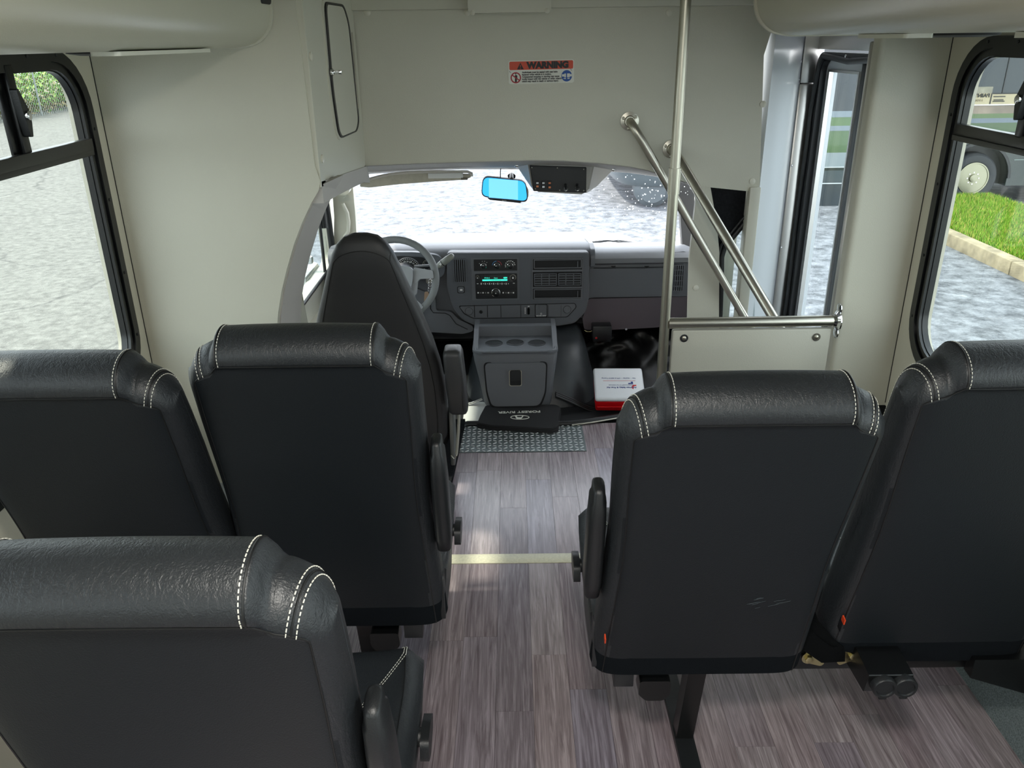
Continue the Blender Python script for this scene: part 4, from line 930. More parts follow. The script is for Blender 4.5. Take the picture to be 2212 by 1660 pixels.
def leather_mat():
    m = LEATHER; t = m.node_tree; b = t.nodes['Principled BSDF']
    tcx = t.nodes.new('ShaderNodeTexCoord'); mp = t.nodes.new('ShaderNodeMapping'); mp.inputs['Scale'].default_value = (95, 60, 22); mp.inputs['Rotation'].default_value = (0, .35, 0)
    n = t.nodes.new('ShaderNodeTexNoise'); n.inputs['Scale'].default_value = 1; n.inputs['Detail'].default_value = 5; n.inputs['Distortion'].default_value = 1.6
    r = t.nodes.new('ShaderNodeValToRGB'); r.color_ramp.elements[0].position = .38; r.color_ramp.elements[1].position = .56
    bp = t.nodes.new('ShaderNodeBump'); bp.inputs['Strength'].default_value = .22; bp.inputs['Distance'].default_value = .002
    t.links.new(tcx.outputs['Object'], mp.inputs[0]); t.links.new(mp.outputs[0], n.inputs[0]); t.links.new(n.outputs[0], r.inputs[0]); t.links.new(r.outputs[0], bp.inputs['Height'])
    old = b.inputs['Normal'].links[0].from_socket; t.links.new(old, bp.inputs['Normal']); t.links.new(bp.outputs[0], b.inputs['Normal'])
leather_mat()
ME['backrest'] = raw_mesh('backrest', bm, [LEATHER, PANELV, FELT])
def outp(x, s, d):
    """point lifted off the backrest skin by d"""
    e = .004; p = back_pt(x, s); px_ = back_pt(min(HW, x+e), s)-back_pt(max(-HW, x-e), s); ps = back_pt(x, min(3, s+e))-back_pt(x, max(0, s-e))
    n = px_.cross(ps); n.normalize()
    if n.dot(p-Vector((0, 0, p.z*.97))) < 0: n = -n
    return p+n*d
# seam cords: border of the rear panel and edge of the head band
bm = bmesh.new(); zs1 = .768; path = []
XP = .203
for k in range(20): z = .0+(zs1-.045)*k/19; path.append(outp(-XP-.0*z, rear_s(-XP, z), .0004))
for k in range(1, 8): t = PI/2*k/8; path.append(outp(-XP+.04*(1-math.cos(t)), rear_s(-XP+.04*(1-math.cos(t)), zs1-.045+.045*math.sin(t)), .0004))
for k in range(24): x = -XP+.04+(2*XP-.08)*k/23; path.append(outp(x, rear_s(x, zs1), .0004))
for k in range(1, 8): t = PI/2*k/8; x = XP-.04*(1-math.sin(t)); path.append(outp(x, rear_s(x, zs1-.045+.045*math.cos(t)), .0004))
for k in range(20): z = (zs1-.045)*(1-k/19); path.append(outp(XP, rear_s(XP, z), .0004))
tube_bm(bm, path, .0013, 6); ME['seam_piping'] = raw_mesh('seam_piping', bm, [SEAM])
def dash_bm(bm, pts, w=.0008, ln=.0042, gap=.0026):
    """stitches: short thick threads along a path"""
    d = 0; prev = pts[0]; acc = [(0, Vector(pts[0]))]
    for p in pts[1:]: d += (Vector(p)-Vector(prev)).length; acc.append((d, Vector(p))); prev = p
    def ev(t):
        for (d0, p0), (d1, p1) in zip(acc, acc[1:]):
            if t <= d1: return p0.lerp(p1, (t-d0)/max(d1-d0, 1e-9))
        return acc[-1][1]
    t = 0
    while t+ln < d: tube_bm(bm, [ev(t), ev(t+ln)], w, 5); t += ln+gap
def path_over(xa, xb, za, s1, n=26, d=.0012):
    out = []
    for k in range(n+1):
        u = k/n; x = xa+(xb-xa)*min(1, u*1.4); s0 = rear_s(x, za); out.append(outp(x, s0+(s1-s0)*u, d))
    return out
bs = bmesh.new(); cdm = bmesh.new()
for sg_ in (-1, 1):
    dash_bm(bs, path_over(sg_*.143, sg_*.143, .770, 2.4))
    tube_bm(cdm, path_over(sg_*.1475, sg_*.1475, .770, 2.4, d=.0003), .0016, 6)
    dash_bm(bs, path_over(sg_*.181, sg_*.205, .758, 2.3)); dash_bm(bs, path_over(sg_*.191, sg_*.214, .750, 2.3))
    tube_bm(cdm, path_over(sg_*.186, sg_*.2095, .755, 2.3, d=.0), .0015, 6)
ME['stitching'] = raw_mesh('stitching', bs, [THREAD]); ME['seam_cord'] = raw_mesh('seam_cord', cdm, [SEAM])
# cushion
CZ, CT = .475, .125
def cush(u, v, top=True):
    """u -1..1 across, v 0..1 from rear to front"""
    hw = .238*(1-.04*max(0, v-.7)/.3)*(1-.10*max(0, v-.9)/.1)
    x = hw*math.sin(u*PI/2) if False else hw*u
    a = abs(u); crown = .018*a**3*(v < .95) - .045*max(0, a-.86)**1.1/.14**1.1*.9
    dip = -.012*(1-a*a)*math.sin(PI*min(1, v))
    fr = -.075*max(0, (v-.82)/.18)**2.2
    return Vector((x, .03+.47*v, CZ+crown+dip+fr))
bm = bmesh.new(); NU, NV = 30, 26; top = [[bm.verts.new(cush(-1+2*i/NU, j/NV)) for j in range(NV+1)] for i in range(NU+1)]
bot = [[bm.verts.new(Vector((cush(-1+2*i/NU, j/NV).x*.97, cush(0, j/NV).y*.985, CZ-CT+.0))) for j in range(NV+1)] for i in range(NU+1)]
for i in range(NU):
    for j in range(NV):
        bm.faces.new([top[i][j], top[i+1][j], top[i+1][j+1], top[i][j+1]]); bm.faces.new([bot[i][j], bot[i][j+1], bot[i+1][j+1], bot[i+1][j]])
for j in range(NV):
    for g_, rv in ((0, 0), (NU, 1)): bm.faces.new([top[g_][j], top[g_][j+1], bot[g_][j+1], bot[g_][j]])
for i in range(NU):
    for g_ in (0, NV): bm.faces.new([top[i][g_], top[i+1][g_], bot[i+1][g_], bot[i][g_]])
ME['seat'] = raw_mesh('seat', bm, [LEATHER], 70)
bs = bmesh.new(); cdm = bmesh.new()
def cpath(pts, d=.0012): return [cush(u, v)+Vector((0, 0, d)) for u, v in pts]
def inter(pts, n=14):
    o = []
    for (a, b) in zip(pts, pts[1:]):
        for k in range(n): t = k/n; o.append((a[0]+(b[0]-a[0])*t, a[1]+(b[1]-a[1])*t))
    return o+[pts[-1]]
for sg_ in (-1, 1):
    for off in (0, .022):
        dash_bm(bs, cpath(inter([(sg_*(.40), .44-off), (sg_*.80, .80-off), (sg_*(.835+off), .84-off*.6), (sg_*(.83+off*1.2), .985)])))
    tube_bm(cdm, cpath(inter([(sg_*.40, .429), (sg_*.81, .79), (sg_*.845, .825), (sg_*.845, .985)]), .0), .0015, 6)
    tube_bm(cdm, cpath(inter([(sg_*.85, .82), (sg_*.87, .6), (sg_*.87, .05)], 16), .0004), .0012, 6)
ME['seat_stitching'] = raw_mesh('seat_stitching', bs, [THREAD]); ME['seat_cord'] = raw_mesh('seat_cord', cdm, [SEAM])
# armrest, folded up beside the back
def arm_mesh(s):
    bm = bmesh.new(); xa = s*(HW+.018)
    ring_stack_bm(bm, [((xa, 0, 0), .010, .020), ((xa, 0, .006), .0165, .028), ((xa, .0, .05), .019, .034), ((xa, .0, .20), .0185, .034), ((xa, -.0, .27), .016, .031), ((xa, -.0, .275), .013, .027), ((xa, 0, .300), .012, .025), ((xa, 0, .306), .008, .018)], 24, 3.2)
    return raw_mesh('armrest', bm, [BLACKP], 60)
def seat(x, y0, lean, side, label, rot=0, arm=.24):
    t = thing('bus_seat', (x, y0, 0), label, 'seat', 'black leather passenger seats')
    def put(name, me, par, loc=(0, 0, 0), rx_=0):
        o = bpy.data.objects.new(name, me); COL.objects.link(o); o.parent = par; o.location = loc; o.rotation_euler = (rx_, 0, 0); return o
    b = put('backrest', ME['backrest'], t, (0, .02, .345), math.radians(lean))
    put('seam_piping', ME['seam_piping'], b); put('stitching', ME['stitching'], b)['kind'] = 'stuff'; put('seam_cord', ME['seam_cord'], b)['kind'] = 'stuff'
    c = put('seat', ME['seat'], t); c.scale = (1 if side else .88, 1, 1); put('stitching', ME['seat_stitching'], c)['kind'] = 'stuff'; put('seam_cord', ME['seat_cord'], c)['kind'] = 'stuff'
    if side:
        if ('arm', side) not in ME: ME[('arm', side)] = arm_mesh(side)
        put('armrest', ME[('arm', side)], t, (0, .03, .60), math.radians(lean*.8)).location = (0, -.045, .575)
        s = side; bm = bmesh.new()
        if ('lev', s) not in ME:
            tube_bm(bm, [(s*.232, .29, .395), (s*.246, .29, .395)], .018, 16)
            lv = bmesh.new(); prism_bm(bm, round_poly([(.25, .37), (.285, .355), (.34, .37), (.35, .40), (.31, .415), (.26, .41)], .012), lambda u, v, d: (d, u, v), s*.240, s*.257)
            ME[('lev', s)] = raw_mesh('recline_lever', bm, [BLACKP], 40)
        put('recline_lever', ME[('lev', s)], t)
        if ('shield', s) not in ME:
            bm = bmesh.new(); prism_bm(bm, round_poly([(-.02, .33), (.20, .33), (.26, .39), (.10, .46), (-.02, .47)], .03), lambda u, v, d: (d, u, v), s*.225, s*.234); ME[('shield', s)] = raw_mesh('side_shield', bm, [BLACKP], 40)
        put('side_shield', ME[('shield', s)], t)
        if ('tag', s) not in ME:
            bm = bmesh.new(); abox(bm, (-.0012, -.012, -.016), (.0012, .004, .016)); ME[('tag', s)] = raw_mesh('care_tag', bm, [BLACKP])
            bm = bmesh.new(); abox(bm, (-.0014, -.014, -.004), (.0014, .0, .010)); ME[('tagr', s)] = raw_mesh('tag_edge', bm, [ORANGE])
    if ('frame') not in ME:
        bm = bmesh.new(); abox(bm, (-.20, .03, .30), (.20, .46, .352), .006); abox(bm, (-.21, .0, .325), (.21, .05, .345), .003); ME['frame'] = raw_mesh('seat_pan', bm, [BLACKM], 30)
    put('seat_pan', ME['frame'], t)
    return t, b
def care_tag(b, s):
    x = s*.208; o = bpy.data.objects.new('care_tag', ME[('tag', 1 if ('tag', 1) in ME else -1)]); COL.objects.link(o); o.parent = b; o.location = (x*1.04, -.050, .135); tag(o, 'small black and orange care tag')
    o2 = bpy.data.objects.new('tag_edge', ME[('tagr', 1 if ('tagr', 1) in ME else -1)]); COL.objects.link(o2); o2.parent = b; o2.location = (x*1.045, -.053, .155)
sA, bA = seat(-.411, 1.60, 12.3, 1, 'black leather aisle seat in the front row, behind the driver seat')
sB, bB = seat(-.860, 1.60, 18.2, 0, 'black leather seat in the front left row, beside the left window')
sC, bC = seat(-.430, .88, 12.8, 1, 'black leather seat nearest the camera, cut off at bottom left')
sD, bD = seat(.400, 1.43, 17.0, -1, 'black leather aisle seat right of the aisle, behind the barrier panel')
sE, bE = seat(.915, 1.46, 12.4, 0, 'black leather seat at right, beside the right window')
bm = bmesh.new()
for k in range(16):
    x = random.uniform(.06, .13); z = .28+random.gauss(0, .012); l = random.uniform(.006, .02); p = outp(x, rear_s(x, z), .0006); q = outp(x+l, rear_s(x+l, z+l*.35), .0006)
    tube_bm(bm, [p, q], .0004, 4)
sm_ = bpy.data.objects.new('scuff_marks', raw_mesh('scuff_marks', bm, [mat('scuff_dust', '3c4246', .9)])); COL.objects.link(sm_); sm_.parent = bD; sm_['kind'] = 'stuff'
care_tag(bD, -1); care_tag(bE, -1)

# seat base frames
def base(x0, x1, y, legx, side, label):
    t = thing('steel_underframe', ((x0+x1)/2, y, 0), label, 'underframe', 'black steel underframes below the seats')
    box('cross_beam', (x0, y-.022, .305), (x1, y+.022, .352), BLACKM, t, bev=.002)
    box('cross_beam', (x0, y+.30, .28), (x1, y+.34, .325), BLACKM, t, bev=.002)
    bm = bmesh.new(); ring = []
    for (yy, zz) in ((y+.01, .31), (y+.075, .008)): ring.append([bm.verts.new((legx+dx, yy+dy, zz)) for dx, dy in ((-.021, -.022), (.021, -.022), (.021, .022), (-.021, .022))])
    bm.faces.new(ring[0]); bm.faces.new(list(reversed(ring[1])))
    for k in range(4): bm.faces.new([ring[0][k], ring[0][(k+1) % 4], ring[1][(k+1) % 4], ring[1][k]])
    finish('leg', bm, BLACKM, t)
    prism('foot', round_poly([(y-.25, 0), (y+.40, 0), (y+.40, .012), (y+.08, .018), (y-.22, .014)], .003), YZ, legx-.024, legx+.024, BLACKP, t)
    bx = x0+.02 if side > 0 else x1-.02
    bx += side*.035
    prism('belt_bracket', round_poly([(bx+side*.005, .30), (bx+side*.075, .30), (bx+side*.075, .262), (bx+side*.06, .243), (bx+side*.02, .243), (bx+side*.002, .262)], .008), XZ, y-.05, y-.01, BLACKM, t)
    box('bracket_plate', (min(bx-side*.055, bx-side*.01), y-.05, .285), (max(bx-side*.055, bx-side*.01), y-.01, .335), BLACKP, t, bev=.002)
    return t
b1 = base(.215, 1.17, 1.46, .415, 1, 'black steel base frame under the two right seats')
b2 = base(-1.08, -.235, 1.63, -.385, -1, 'black steel base frame under the two front left seats')
# end bracket of the right frame
prism('end_bracket', [(1.02, .30), (1.16, .25), (1.24, .25), (1.24, .352), (1.02, .352)], XZ, 1.41, 1.44, BLACKM, b1)
tube('floor_brace', [(1.17, 1.42, .27), (1.27, 1.15, .12)], .008, BLACKM, b1, n=8)
lathe('frame_hole', [(.006, 0), (.006, -.002)], (1.035, 1.438, .33), STEEL, b1, n=12)
# belt with its two gold bolts and the retractor box
bt = thing('seat_belt_loop', (.74, 1.43, .3), 'black belt webbing looped under the beam between two gold bolts', 'seat belt')
pw = [AY(1695, 1290, 1.52), AY(1712, 1345, 1.44), AY(1750, 1390, 1.42), AY(1785, 1415, 1.41), AY(1822, 1412, 1.42), AY(1808, 1395, 1.43)]
def ribbon(name, pts, wd, th, m, par, ax=(0, 0, 1)):
    bm = bmesh.new(); rows = []
    for i, p in enumerate(pts):
        d = (Vector(pts[min(i+1, len(pts)-1)])-Vector(pts[max(i-1, 0)])).normalized(); s = d.cross(Vector((0, 1, 0))); s.normalize()
        rows.append([bm.verts.new(Vector(p)+s*a*wd/2+Vector((0, b*th/2, 0))) for a, b in ((-1, -1), (1, -1), (1, 1), (-1, 1))])
    for r0, r1 in zip(rows, rows[1:]):
        for k in range(4): bm.faces.new([r0[k], r0[(k+1) % 4], r1[(k+1) % 4], r1[k]])
    bm.faces.new(rows[0]); bm.faces.new(list(reversed(rows[-1])))
    return finish(name, bm, m, par, smooth=50)
WEB = mat('belt_webbing', '060708', .9, spec=.1, bump=.5, bscale=600)
ribbon('webbing', pw, .046, .004, WEB, bt)
ribbon('webbing', [AY(1735, 1235, 1.50), AY(1737, 1300, 1.46), AY(1755, 1350, 1.43), AY(1790, 1390, 1.42), AY(1812, 1408, 1.415)], .03, .004, WEB, bt)
for (x, y) in ((1746, 1421), (1841, 1414)):
    p = AY(x, y, 1.425)
    nb = lathe('bolt_washer', [(.0155, 0), (.0155, -.003)], p, GOLD, bt, n=20)
    lathe('bolt_head', [(.0095, -.003), (.0095, -.010), (.007, -.011)], p, GOLD, nb, n=6)
prism('anchor_plate', round_poly([(AY(x, y, 1.425).x, AY(x, y, 1.425).z) for x, y in ((1740, 1408), (1756, 1412), (1780, 1432), (1772, 1438), (1738, 1430))], .004), XZ, 1.422, 1.425, GOLD, bt)
prism('anchor_plate', round_poly([(AY(x, y, 1.425).x, AY(x, y, 1.425).z) for x, y in ((1822, 1406), (1848, 1406), (1846, 1424), (1812, 1436), (1806, 1430))], .004), XZ, 1.422, 1.425, GOLD, bt)
rb = thing('belt_retractor_box', (.90, 1.38, .2), 'black box with two round caps hanging below the right seat beam', 'box')
p0 = AY(1880, 1464, 1.33); p1 = AY(1976, 1464, 1.33)
prism('housing', round_poly([(1.335, p0.z+.0), (1.45, p0.z+.012), (1.45, p0.z-.06), (1.345, p0.z-.055)], .004), YZ, p0.x, p1.x, BLACKM, rb)
for (x, y) in ((1909, 1484), (1954, 1483)):
    c = AY(x, y, 1.33)
    cpo = lathe('round_cap', [(.026, .02), (.026, -.006), (.0235, -.009), (.019, -.009), (.0175, -.006), (.0, -.006)], c, BLACKP, rb, n=32)
    box('cap_tab', (c.x-.008, c.y-.006, c.z-.031), (c.x+.008, c.y+.0, c.z-.022), BLACKP, cpo, bev=.001)
for (x, y) in ((1878, 1437), (1955, 1434)): lathe('rivet', [(.005, 0), (.005, .003)], AY(x, y, 1.40), STEEL, rb, axis='Z', n=10)
tube('wire', [AY(1850, 1425, 1.42), AY(1860, 1430, 1.41), AY(1874, 1440, 1.40)], .0018, REDP, rb, n=6)

# ------------------------------------------------------------------ driver seat
DC = mat('driver_seat_cover', '2b2b2c', .45, bump=.25, bscale=400)
ds = thing('driver_chair', (-.53, 2.80, .03), 'tall tapered black high-back driver seat before the steering wheel', 'seat')
bm = bmesh.new(); dr_ = []
for (z, hw_, yc, hd) in ((.16, .235, 2.885, .05), (.20, .258, 2.885, .06), (.30, .262, 2.875, .062), (.42, .258, 2.86, .062), (.52, .245, 2.845, .060), (.62, .222, 2.83, .058), (.72, .190, 2.815, .056), (.82, .155, 2.795, .052), (.90, .128, 2.782, .048), (.96, .106, 2.775, .043), (.995, .086, 2.772, .036), (1.02, .058, 2.771, .024), (1.03, .025, 2.771, .010)):
    dr_.append(((-.527, yc, z), hw_, hd))
ring_stack_bm(bm, dr_, 48, 4.5); dbk = finish('backrest', bm, DC, ds, smooth=70)
def dsp(z, k, off=0):
    for (a, b) in zip(dr_, dr_[1:]):
        if a[0][2] <= z <= b[0][2]:
            t = (z-a[0][2])/(b[0][2]-a[0][2]); yc = a[0][1]+(b[0][1]-a[0][1])*t; hw_ = a[1]+(b[1]-a[1])*t; hd = a[2]+(b[2]-a[2])*t
            x = hw_*k; y = yc-hd*(max(0, 1-abs(k)**4.5))**(1/4.5); return Vector((-.527+x, y-off, z))
    return Vector((-.527, 2.77, z))
ln_ = [dsp(.18+(.93-.18)*i/24, -.86, .001) for i in range(25)] + [dsp(.93+.045*math.sin(PI/2*i/8), -.86+.86*(1-math.cos(PI/2*i/8)), .001) for i in range(1, 9)] + [dsp(.93+.045*math.cos(PI/2*i/8), .86*math.sin(PI/2*i/8), .001) for i in range(1, 9)] + [dsp(.93-(.93-.18)*i/24, .86, .001) for i in range(1, 25)]
tube('seam', ln_, .0016, SEAM, dbk, n=6)
tube('seam', [dsp(.93, .84, .001), dsp(.955, .93, .001), dsp(.965, .98, .0)], .0014, SEAM, dbk, n=6)
bm = bmesh.new(); ring_stack_bm(bm, [((-.525, 3.08, .12), .245, .24), ((-.525, 3.08, .16), .262, .255), ((-.525, 3.08, .24), .265, .258), ((-.525, 3.08, .28), .25, .245), ((-.525, 3.08, .285), .2, .2)], 40, 5)
finish('seat', bm, DC, ds, smooth=60)
box('pedestal', (-.74, 2.90, .03), (-.33, 3.26, .13), BLACKM, ds, bev=.01)
am = AY(947, 775, 2.74)
bm = bmesh.new(); q = [AY(x, y, 2.76) for x, y in ((944, 765), (985, 765), (985, 893), (951, 896))]
ring_stack_bm(bm, [((-.215, 2.80, .335), .030, .040), ((-.216, 2.80, .345), .036, .046), ((-.222, 2.795, .46), .038, .050), ((-.228, 2.79, .575), .036, .050), ((-.229, 2.79, .592), .030, .044), ((-.229, 2.79, .596), .018, .03)], 28, 5)
amr = finish('armrest', bm, DC, ds, smooth=60)
tube('armrest_seam', [(-.196, 2.752, .35), (-.199, 2.748, .46), (-.206, 2.744, .575)], .0013, SEAM, amr, n=6)
tube('belt_stalk', [(-.215, 2.86, .36), (-.225, 2.84, .22), (-.235, 2.83, .13)], .012, mat('belt_stalk_grey', '8b887d', .5), ds, n=10, flat=(1, .5))
tube('wire_clip', [(-.255, 2.80, .14), (-.243, 2.80, .125), (-.232, 2.80, .14)], .003, STEEL, ds, n=6)
box('side_bracket', (-.262, 2.86, .06), (-.245, 2.98, .30), mat('bracket_grey', '6f716f', .4, .6), ds, bev=.004)
# driver belt on the left pillar
sbv = thing('driver_seat_belt', (-.83, 2.9, .3), 'grey driver belt strap with dark guide on the left cab wall', 'seat belt')
tube('belt_guide', [AX(643, 585, -.90), AX(645, 610, -.90), AX(641, 632, -.90)], .022, BLACKP, sbv, n=12)
ribbon('belt_strap', [AX(641, 632, -.90), AX(647, 665, -.90), AX(655, 705, -.90), AX(665, 760, -.90)], .045, .003, mat('belt_grey', '8f8d84', .7), sbv)
box('belt_buckle', tuple(AX(634, 650, -.90)-Vector((.012, .012, .012))), tuple(AX(643, 634, -.90)+Vector((.012, .012, .012))), CHROME, sbv, bev=.004)
prism('door_1_armrest', round_poly([(3.0, .28), (4.0, .30), (4.1, .42), (3.0, .44)], .04), YZ, -.96, -.90, BEIGE2, bpy.data.objects['wall_cab_left'])
om = thing('door_mirror', (-1.25, 4.1, .4), 'dark outside mirror on a white bracket past the driver window', 'mirror')
box('mirror_housing', (-1.42, 3.98, .52), (-1.18, 4.10, .80), BLACKP, om, bev=.03, seg=3)
box('mirror_arm', (-1.2, 4.0, .60), (-1.02, 4.04, .64), WHITEP, om, bev=.01)
box('mirror_foot', (-1.10, 3.85, .46), (-1.02, 4.15, .58), WHITEP, om, bev=.02)

# ------------------------------------------------------------------ outdoors
def asphalt(name, c0, c1, sc, crack):
    m = bpy.data.materials.new(name); m.use_nodes = True; t = m.node_tree; b = t.nodes['Principled BSDF']; L = t.links.new
    g = t.nodes.new('ShaderNodeNewGeometry'); n = t.nodes.new('ShaderNodeTexNoise'); n.inputs['Scale'].default_value = sc; n.inputs['Detail'].default_value = 12; n.inputs['Roughness'].default_value = .75
    L(g.outputs['Position'], n.inputs[0]); r = t.nodes.new('ShaderNodeValToRGB'); r.color_ramp.elements[0].position = .38; r.color_ramp.elements[1].position = .62
    r.color_ramp.elements[0].color = (*hx(c0), 1); r.color_ramp.elements[1].color = (*hx(c1), 1); L(n.outputs[0], r.inputs[0])
    n3 = t.nodes.new('ShaderNodeTexNoise'); n3.inputs['Scale'].default_value = 1.2; n3.inputs['Detail'].default_value = 4; L(g.outputs['Position'], n3.inputs[0])
    ad = t.nodes.new('ShaderNodeVectorMath'); ad.operation = 'MULTIPLY_ADD'; ad.inputs[1].default_value = (.9, .9, 0); L(n3.outputs['Color'], ad.inputs[0]); L(g.outputs['Position'], ad.inputs[2])
    v = t.nodes.new('ShaderNodeTexVoronoi'); v.feature = 'DISTANCE_TO_EDGE'; v.inputs['Scale'].default_value = .45; L(ad.outputs[0], v.inputs[0])
    r2 = t.nodes.new('ShaderNodeValToRGB'); r2.color_ramp.elements[0].position = 0; r2.color_ramp.elements[1].position = .012; r2.color_ramp.elements[0].color = (*crack, 1); r2.color_ramp.elements[1].color = (1, 1, 1, 1)
    L(v.outputs[0], r2.inputs[0]); mx = t.nodes.new('ShaderNodeMix'); mx.data_type = 'RGBA'; mx.blend_type = 'MULTIPLY'; mx.inputs[0].default_value = 1
    L(r.outputs[0], mx.inputs['A']); L(r2.outputs[0], mx.inputs['B']); L(mx.outputs['Result'], b.inputs['Base Color']); b.inputs['Roughness'].default_value = .75
    bp = t.nodes.new('ShaderNodeBump'); bp.inputs['Strength'].default_value = .6; bp.inputs['Distance'].default_value = .02; n4 = t.nodes.new('ShaderNodeTexNoise'); n4.inputs['Scale'].default_value = 60; n4.inputs['Detail'].default_value = 4
    L(g.outputs['Position'], n4.inputs[0]); L(n4.outputs[0], bp.inputs['Height']); L(bp.outputs[0], b.inputs['Normal'])
    return m
box('parking_lot', (-3.2, -30, -.80), (5.30, 80, -.75), asphalt('dark_asphalt', '3c4045', '7c8086', 7, (1.35, 1.35, 1.35)), kind='structure')
box('concrete_apron', (-60, -30, -.80), (-3.2, 80, -.75), asphalt('pale_asphalt', '55534e', '7b7973', 11, (.55, .55, .55)), kind='structure')
cbm = mat('weathered_concrete', '8a8069', .85, bump=1, bscale=40, vary=.35, vscale=7)
kbm = thing('curb', (5.37, 10, -.75), kind='structure')
for k in range(8):
    box('curb_block', (5.30, -6+k*2.4+.006, -.80), (5.47, -6+(k+1)*2.4-.006, -.60), cbm, kbm, bev=.02)
GR = mat('lawn_ground', '4f6a22', .9, vary=.4, vscale=3)
lw = prism('lawn', [(5.47, -.80), (5.47, -.62), (6.2, -.58), (7.0, -.60), (7.15, -.80)], lambda u, v, d: (u, d, v), -8, 12.15, GR, kind='structure')
box('far_lot', (5.3, 12.0, -.83), (60, 80, -.765), bpy.data.materials['dark_asphalt'], kind='structure')
bm = bmesh.new()
def blade(bm, x, y, z, h, wd, mi):
    a = random.uniform(0, 2*PI); dx, dy = math.cos(a)*wd, math.sin(a)*wd; lx, ly = random.uniform(-.5, .5)*h, random.uniform(-.5, .5)*h
    f = bm.faces.new([bm.verts.new((x-dx, y-dy, z)), bm.verts.new((x+dx, y+dy, z)), bm.verts.new((x+lx, y+ly, z+h))]); f.material_index = mi
for i in range(60000):
    x = random.uniform(5.47, 7.08); y = 6.8+random.random()**1.2*5.3
    z = -.62+.04*min(1, (x-5.47)/.7)
    blade(bm, x, y, z-.005, random.uniform(.03, .075), .006, random.choice((0, 0, 0, 1, 1, 2)))
gs = finish('grass', bm, [mat('grass_green', '57801c', .7, spec=.2), mat('grass_light', '7a9e30', .7, spec=.2), mat('grass_dry', 'a69a52', .8, spec=.2)], kind='stuff')
tag(gs, 'short bright green grass growing behind the concrete curb', 'grass')
# dark bus beyond the lawn, its side towards the camera
mb = thing('dark_minibus', (7.5, 13.2, -.76), 'dark parked bus with steel wheel and painted street reflections, past the right window and door', 'vehicle')
YV = 12.3; GL = mat('dark_green_paint', '1f2725', .25, coat=.25); SL = mat('dark_side_glass', '2b3135', .2, spec=.5)
wc = Vector((6.913, YV, -.369))
def arch(c, r, n=16): return [(c.x+r*math.cos(t), c.z+r*math.sin(t)) for t in [PI*k/n for k in range(n+1)]]
ar = arch(wc, .49); XB0, XB1, XB2 = 3.9, 5.6, 11.5
prism('lower_body', [(XB2, -.48), (XB2, .30), (XB1, .30), (XB1, -.48), (wc.x-.49, -.48)] + list(reversed(ar)) + [(wc.x+.49, -.48)], XZ, YV, YV+2.2, GL, mb, smooth=30)
prism('wheel_arch_liner', arch(wc, .50)+[(wc.x-.50, -.48), (wc.x+.50, -.48)], XZ, YV+.2, YV+.3, RUBBER, mb)
prism('arch_flare', ar+list(reversed(arch(wc, .53))), XZ, YV-.02, YV+.03, BLACKP, mb)
for (z0, z1, c, nm) in ((-.82, -.42, '2a3236', 'skirt'), (-.405, -.225, '384145', 'door_skin'), (-.17, .035, '788184', 'light_panel'), (.035, .345, '435a38', 'green_reflection'), (.415, .535, '465f38', 'green_reflection')):  # green strips: grass reflections put into the body colour
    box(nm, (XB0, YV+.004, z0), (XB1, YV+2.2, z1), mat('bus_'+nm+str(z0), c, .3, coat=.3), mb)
for (z0, z1) in ((-.42, -.405), (-.182, -.17), (.345, .415), (.535, .62)): box('pale_line', (XB0, YV, z0), (XB1, YV+2.2, z1), mat('bus_line%d' % (z0*100), 'b5bbbd' if z1-z0 < .06 else '6d777e', .3), mb)  # the upper two strips carry the reflected street as colour
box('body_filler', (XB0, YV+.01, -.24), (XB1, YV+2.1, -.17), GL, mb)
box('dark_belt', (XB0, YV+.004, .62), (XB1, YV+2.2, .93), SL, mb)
for (z0, z1, c, nm) in ((.30, .428, '34482a', 'green_reflection'), (.428, .493, '535d68', 'road_reflection'), (.493, .557, '42552f', 'green_reflection'), (.557, .672, '6c5f52', 'tan_reflection'), (.685, .835, '94896c', 'cream_reflection')):  # reflected street and building, put on the side as coloured bands
    box(nm, (XB1, YV+.004, z0), (XB2, YV+2.2, z1), mat('bus2_'+nm+str(z0), c, .3, coat=.2, vary=.35 if nm == 'tan_reflection' else .05, vscale=3), mb)
box('white_reflection', (XB1, YV-.004, .672), (XB2, YV+2.2, .685), WHITEP, mb)  # white line of the reflected street, built as a strip
box('reflection_joint', (6.91, YV-.002, .69), (6.925, YV+.01, .835), BLACKM, mb)
text('lettering', 'PAINT B', .07, (6.745, YV-.004, .805), FACE_REAR, INK, mb, sx=-1.15, bold=.002, ext=.002)  # mirrored sign of the reflected building, modelled as letters
text('lettering', '1990', .04, (6.75, YV-.004, .74), FACE_REAR, mat('reflected_print', '7a705c', .5), mb, sx=-1.6, ext=.002)
for (x0, x1, z) in ((6.95, 7.12, .79), (6.96, 7.10, .745), (6.95, 7.12, .725), (6.93, 7.5, .83)): box('reflected_stripe', (x0, YV-.003, z-.006), (x1, YV, z+.006), INK, mb)
box('reflected_structures', (XB1, YV+.006, .835), (6.92, YV+2.2, .925), mat('reflected_grey', '6e6a5c', .5, vary=.45, vscale=6), mb)  # reflected structures put into a mottled strip
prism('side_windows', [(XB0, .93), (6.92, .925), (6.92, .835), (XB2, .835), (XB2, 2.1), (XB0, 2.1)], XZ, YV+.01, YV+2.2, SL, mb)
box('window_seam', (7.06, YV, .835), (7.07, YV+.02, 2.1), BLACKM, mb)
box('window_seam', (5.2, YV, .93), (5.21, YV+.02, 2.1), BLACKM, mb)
for z in (-.10, .12): box('body_crease', (wc.x+.54, YV-.004, z-.008), (XB2, YV+.004, z+.004), mat('crease%d' % (z*100), '5f6b68', .25), mb)
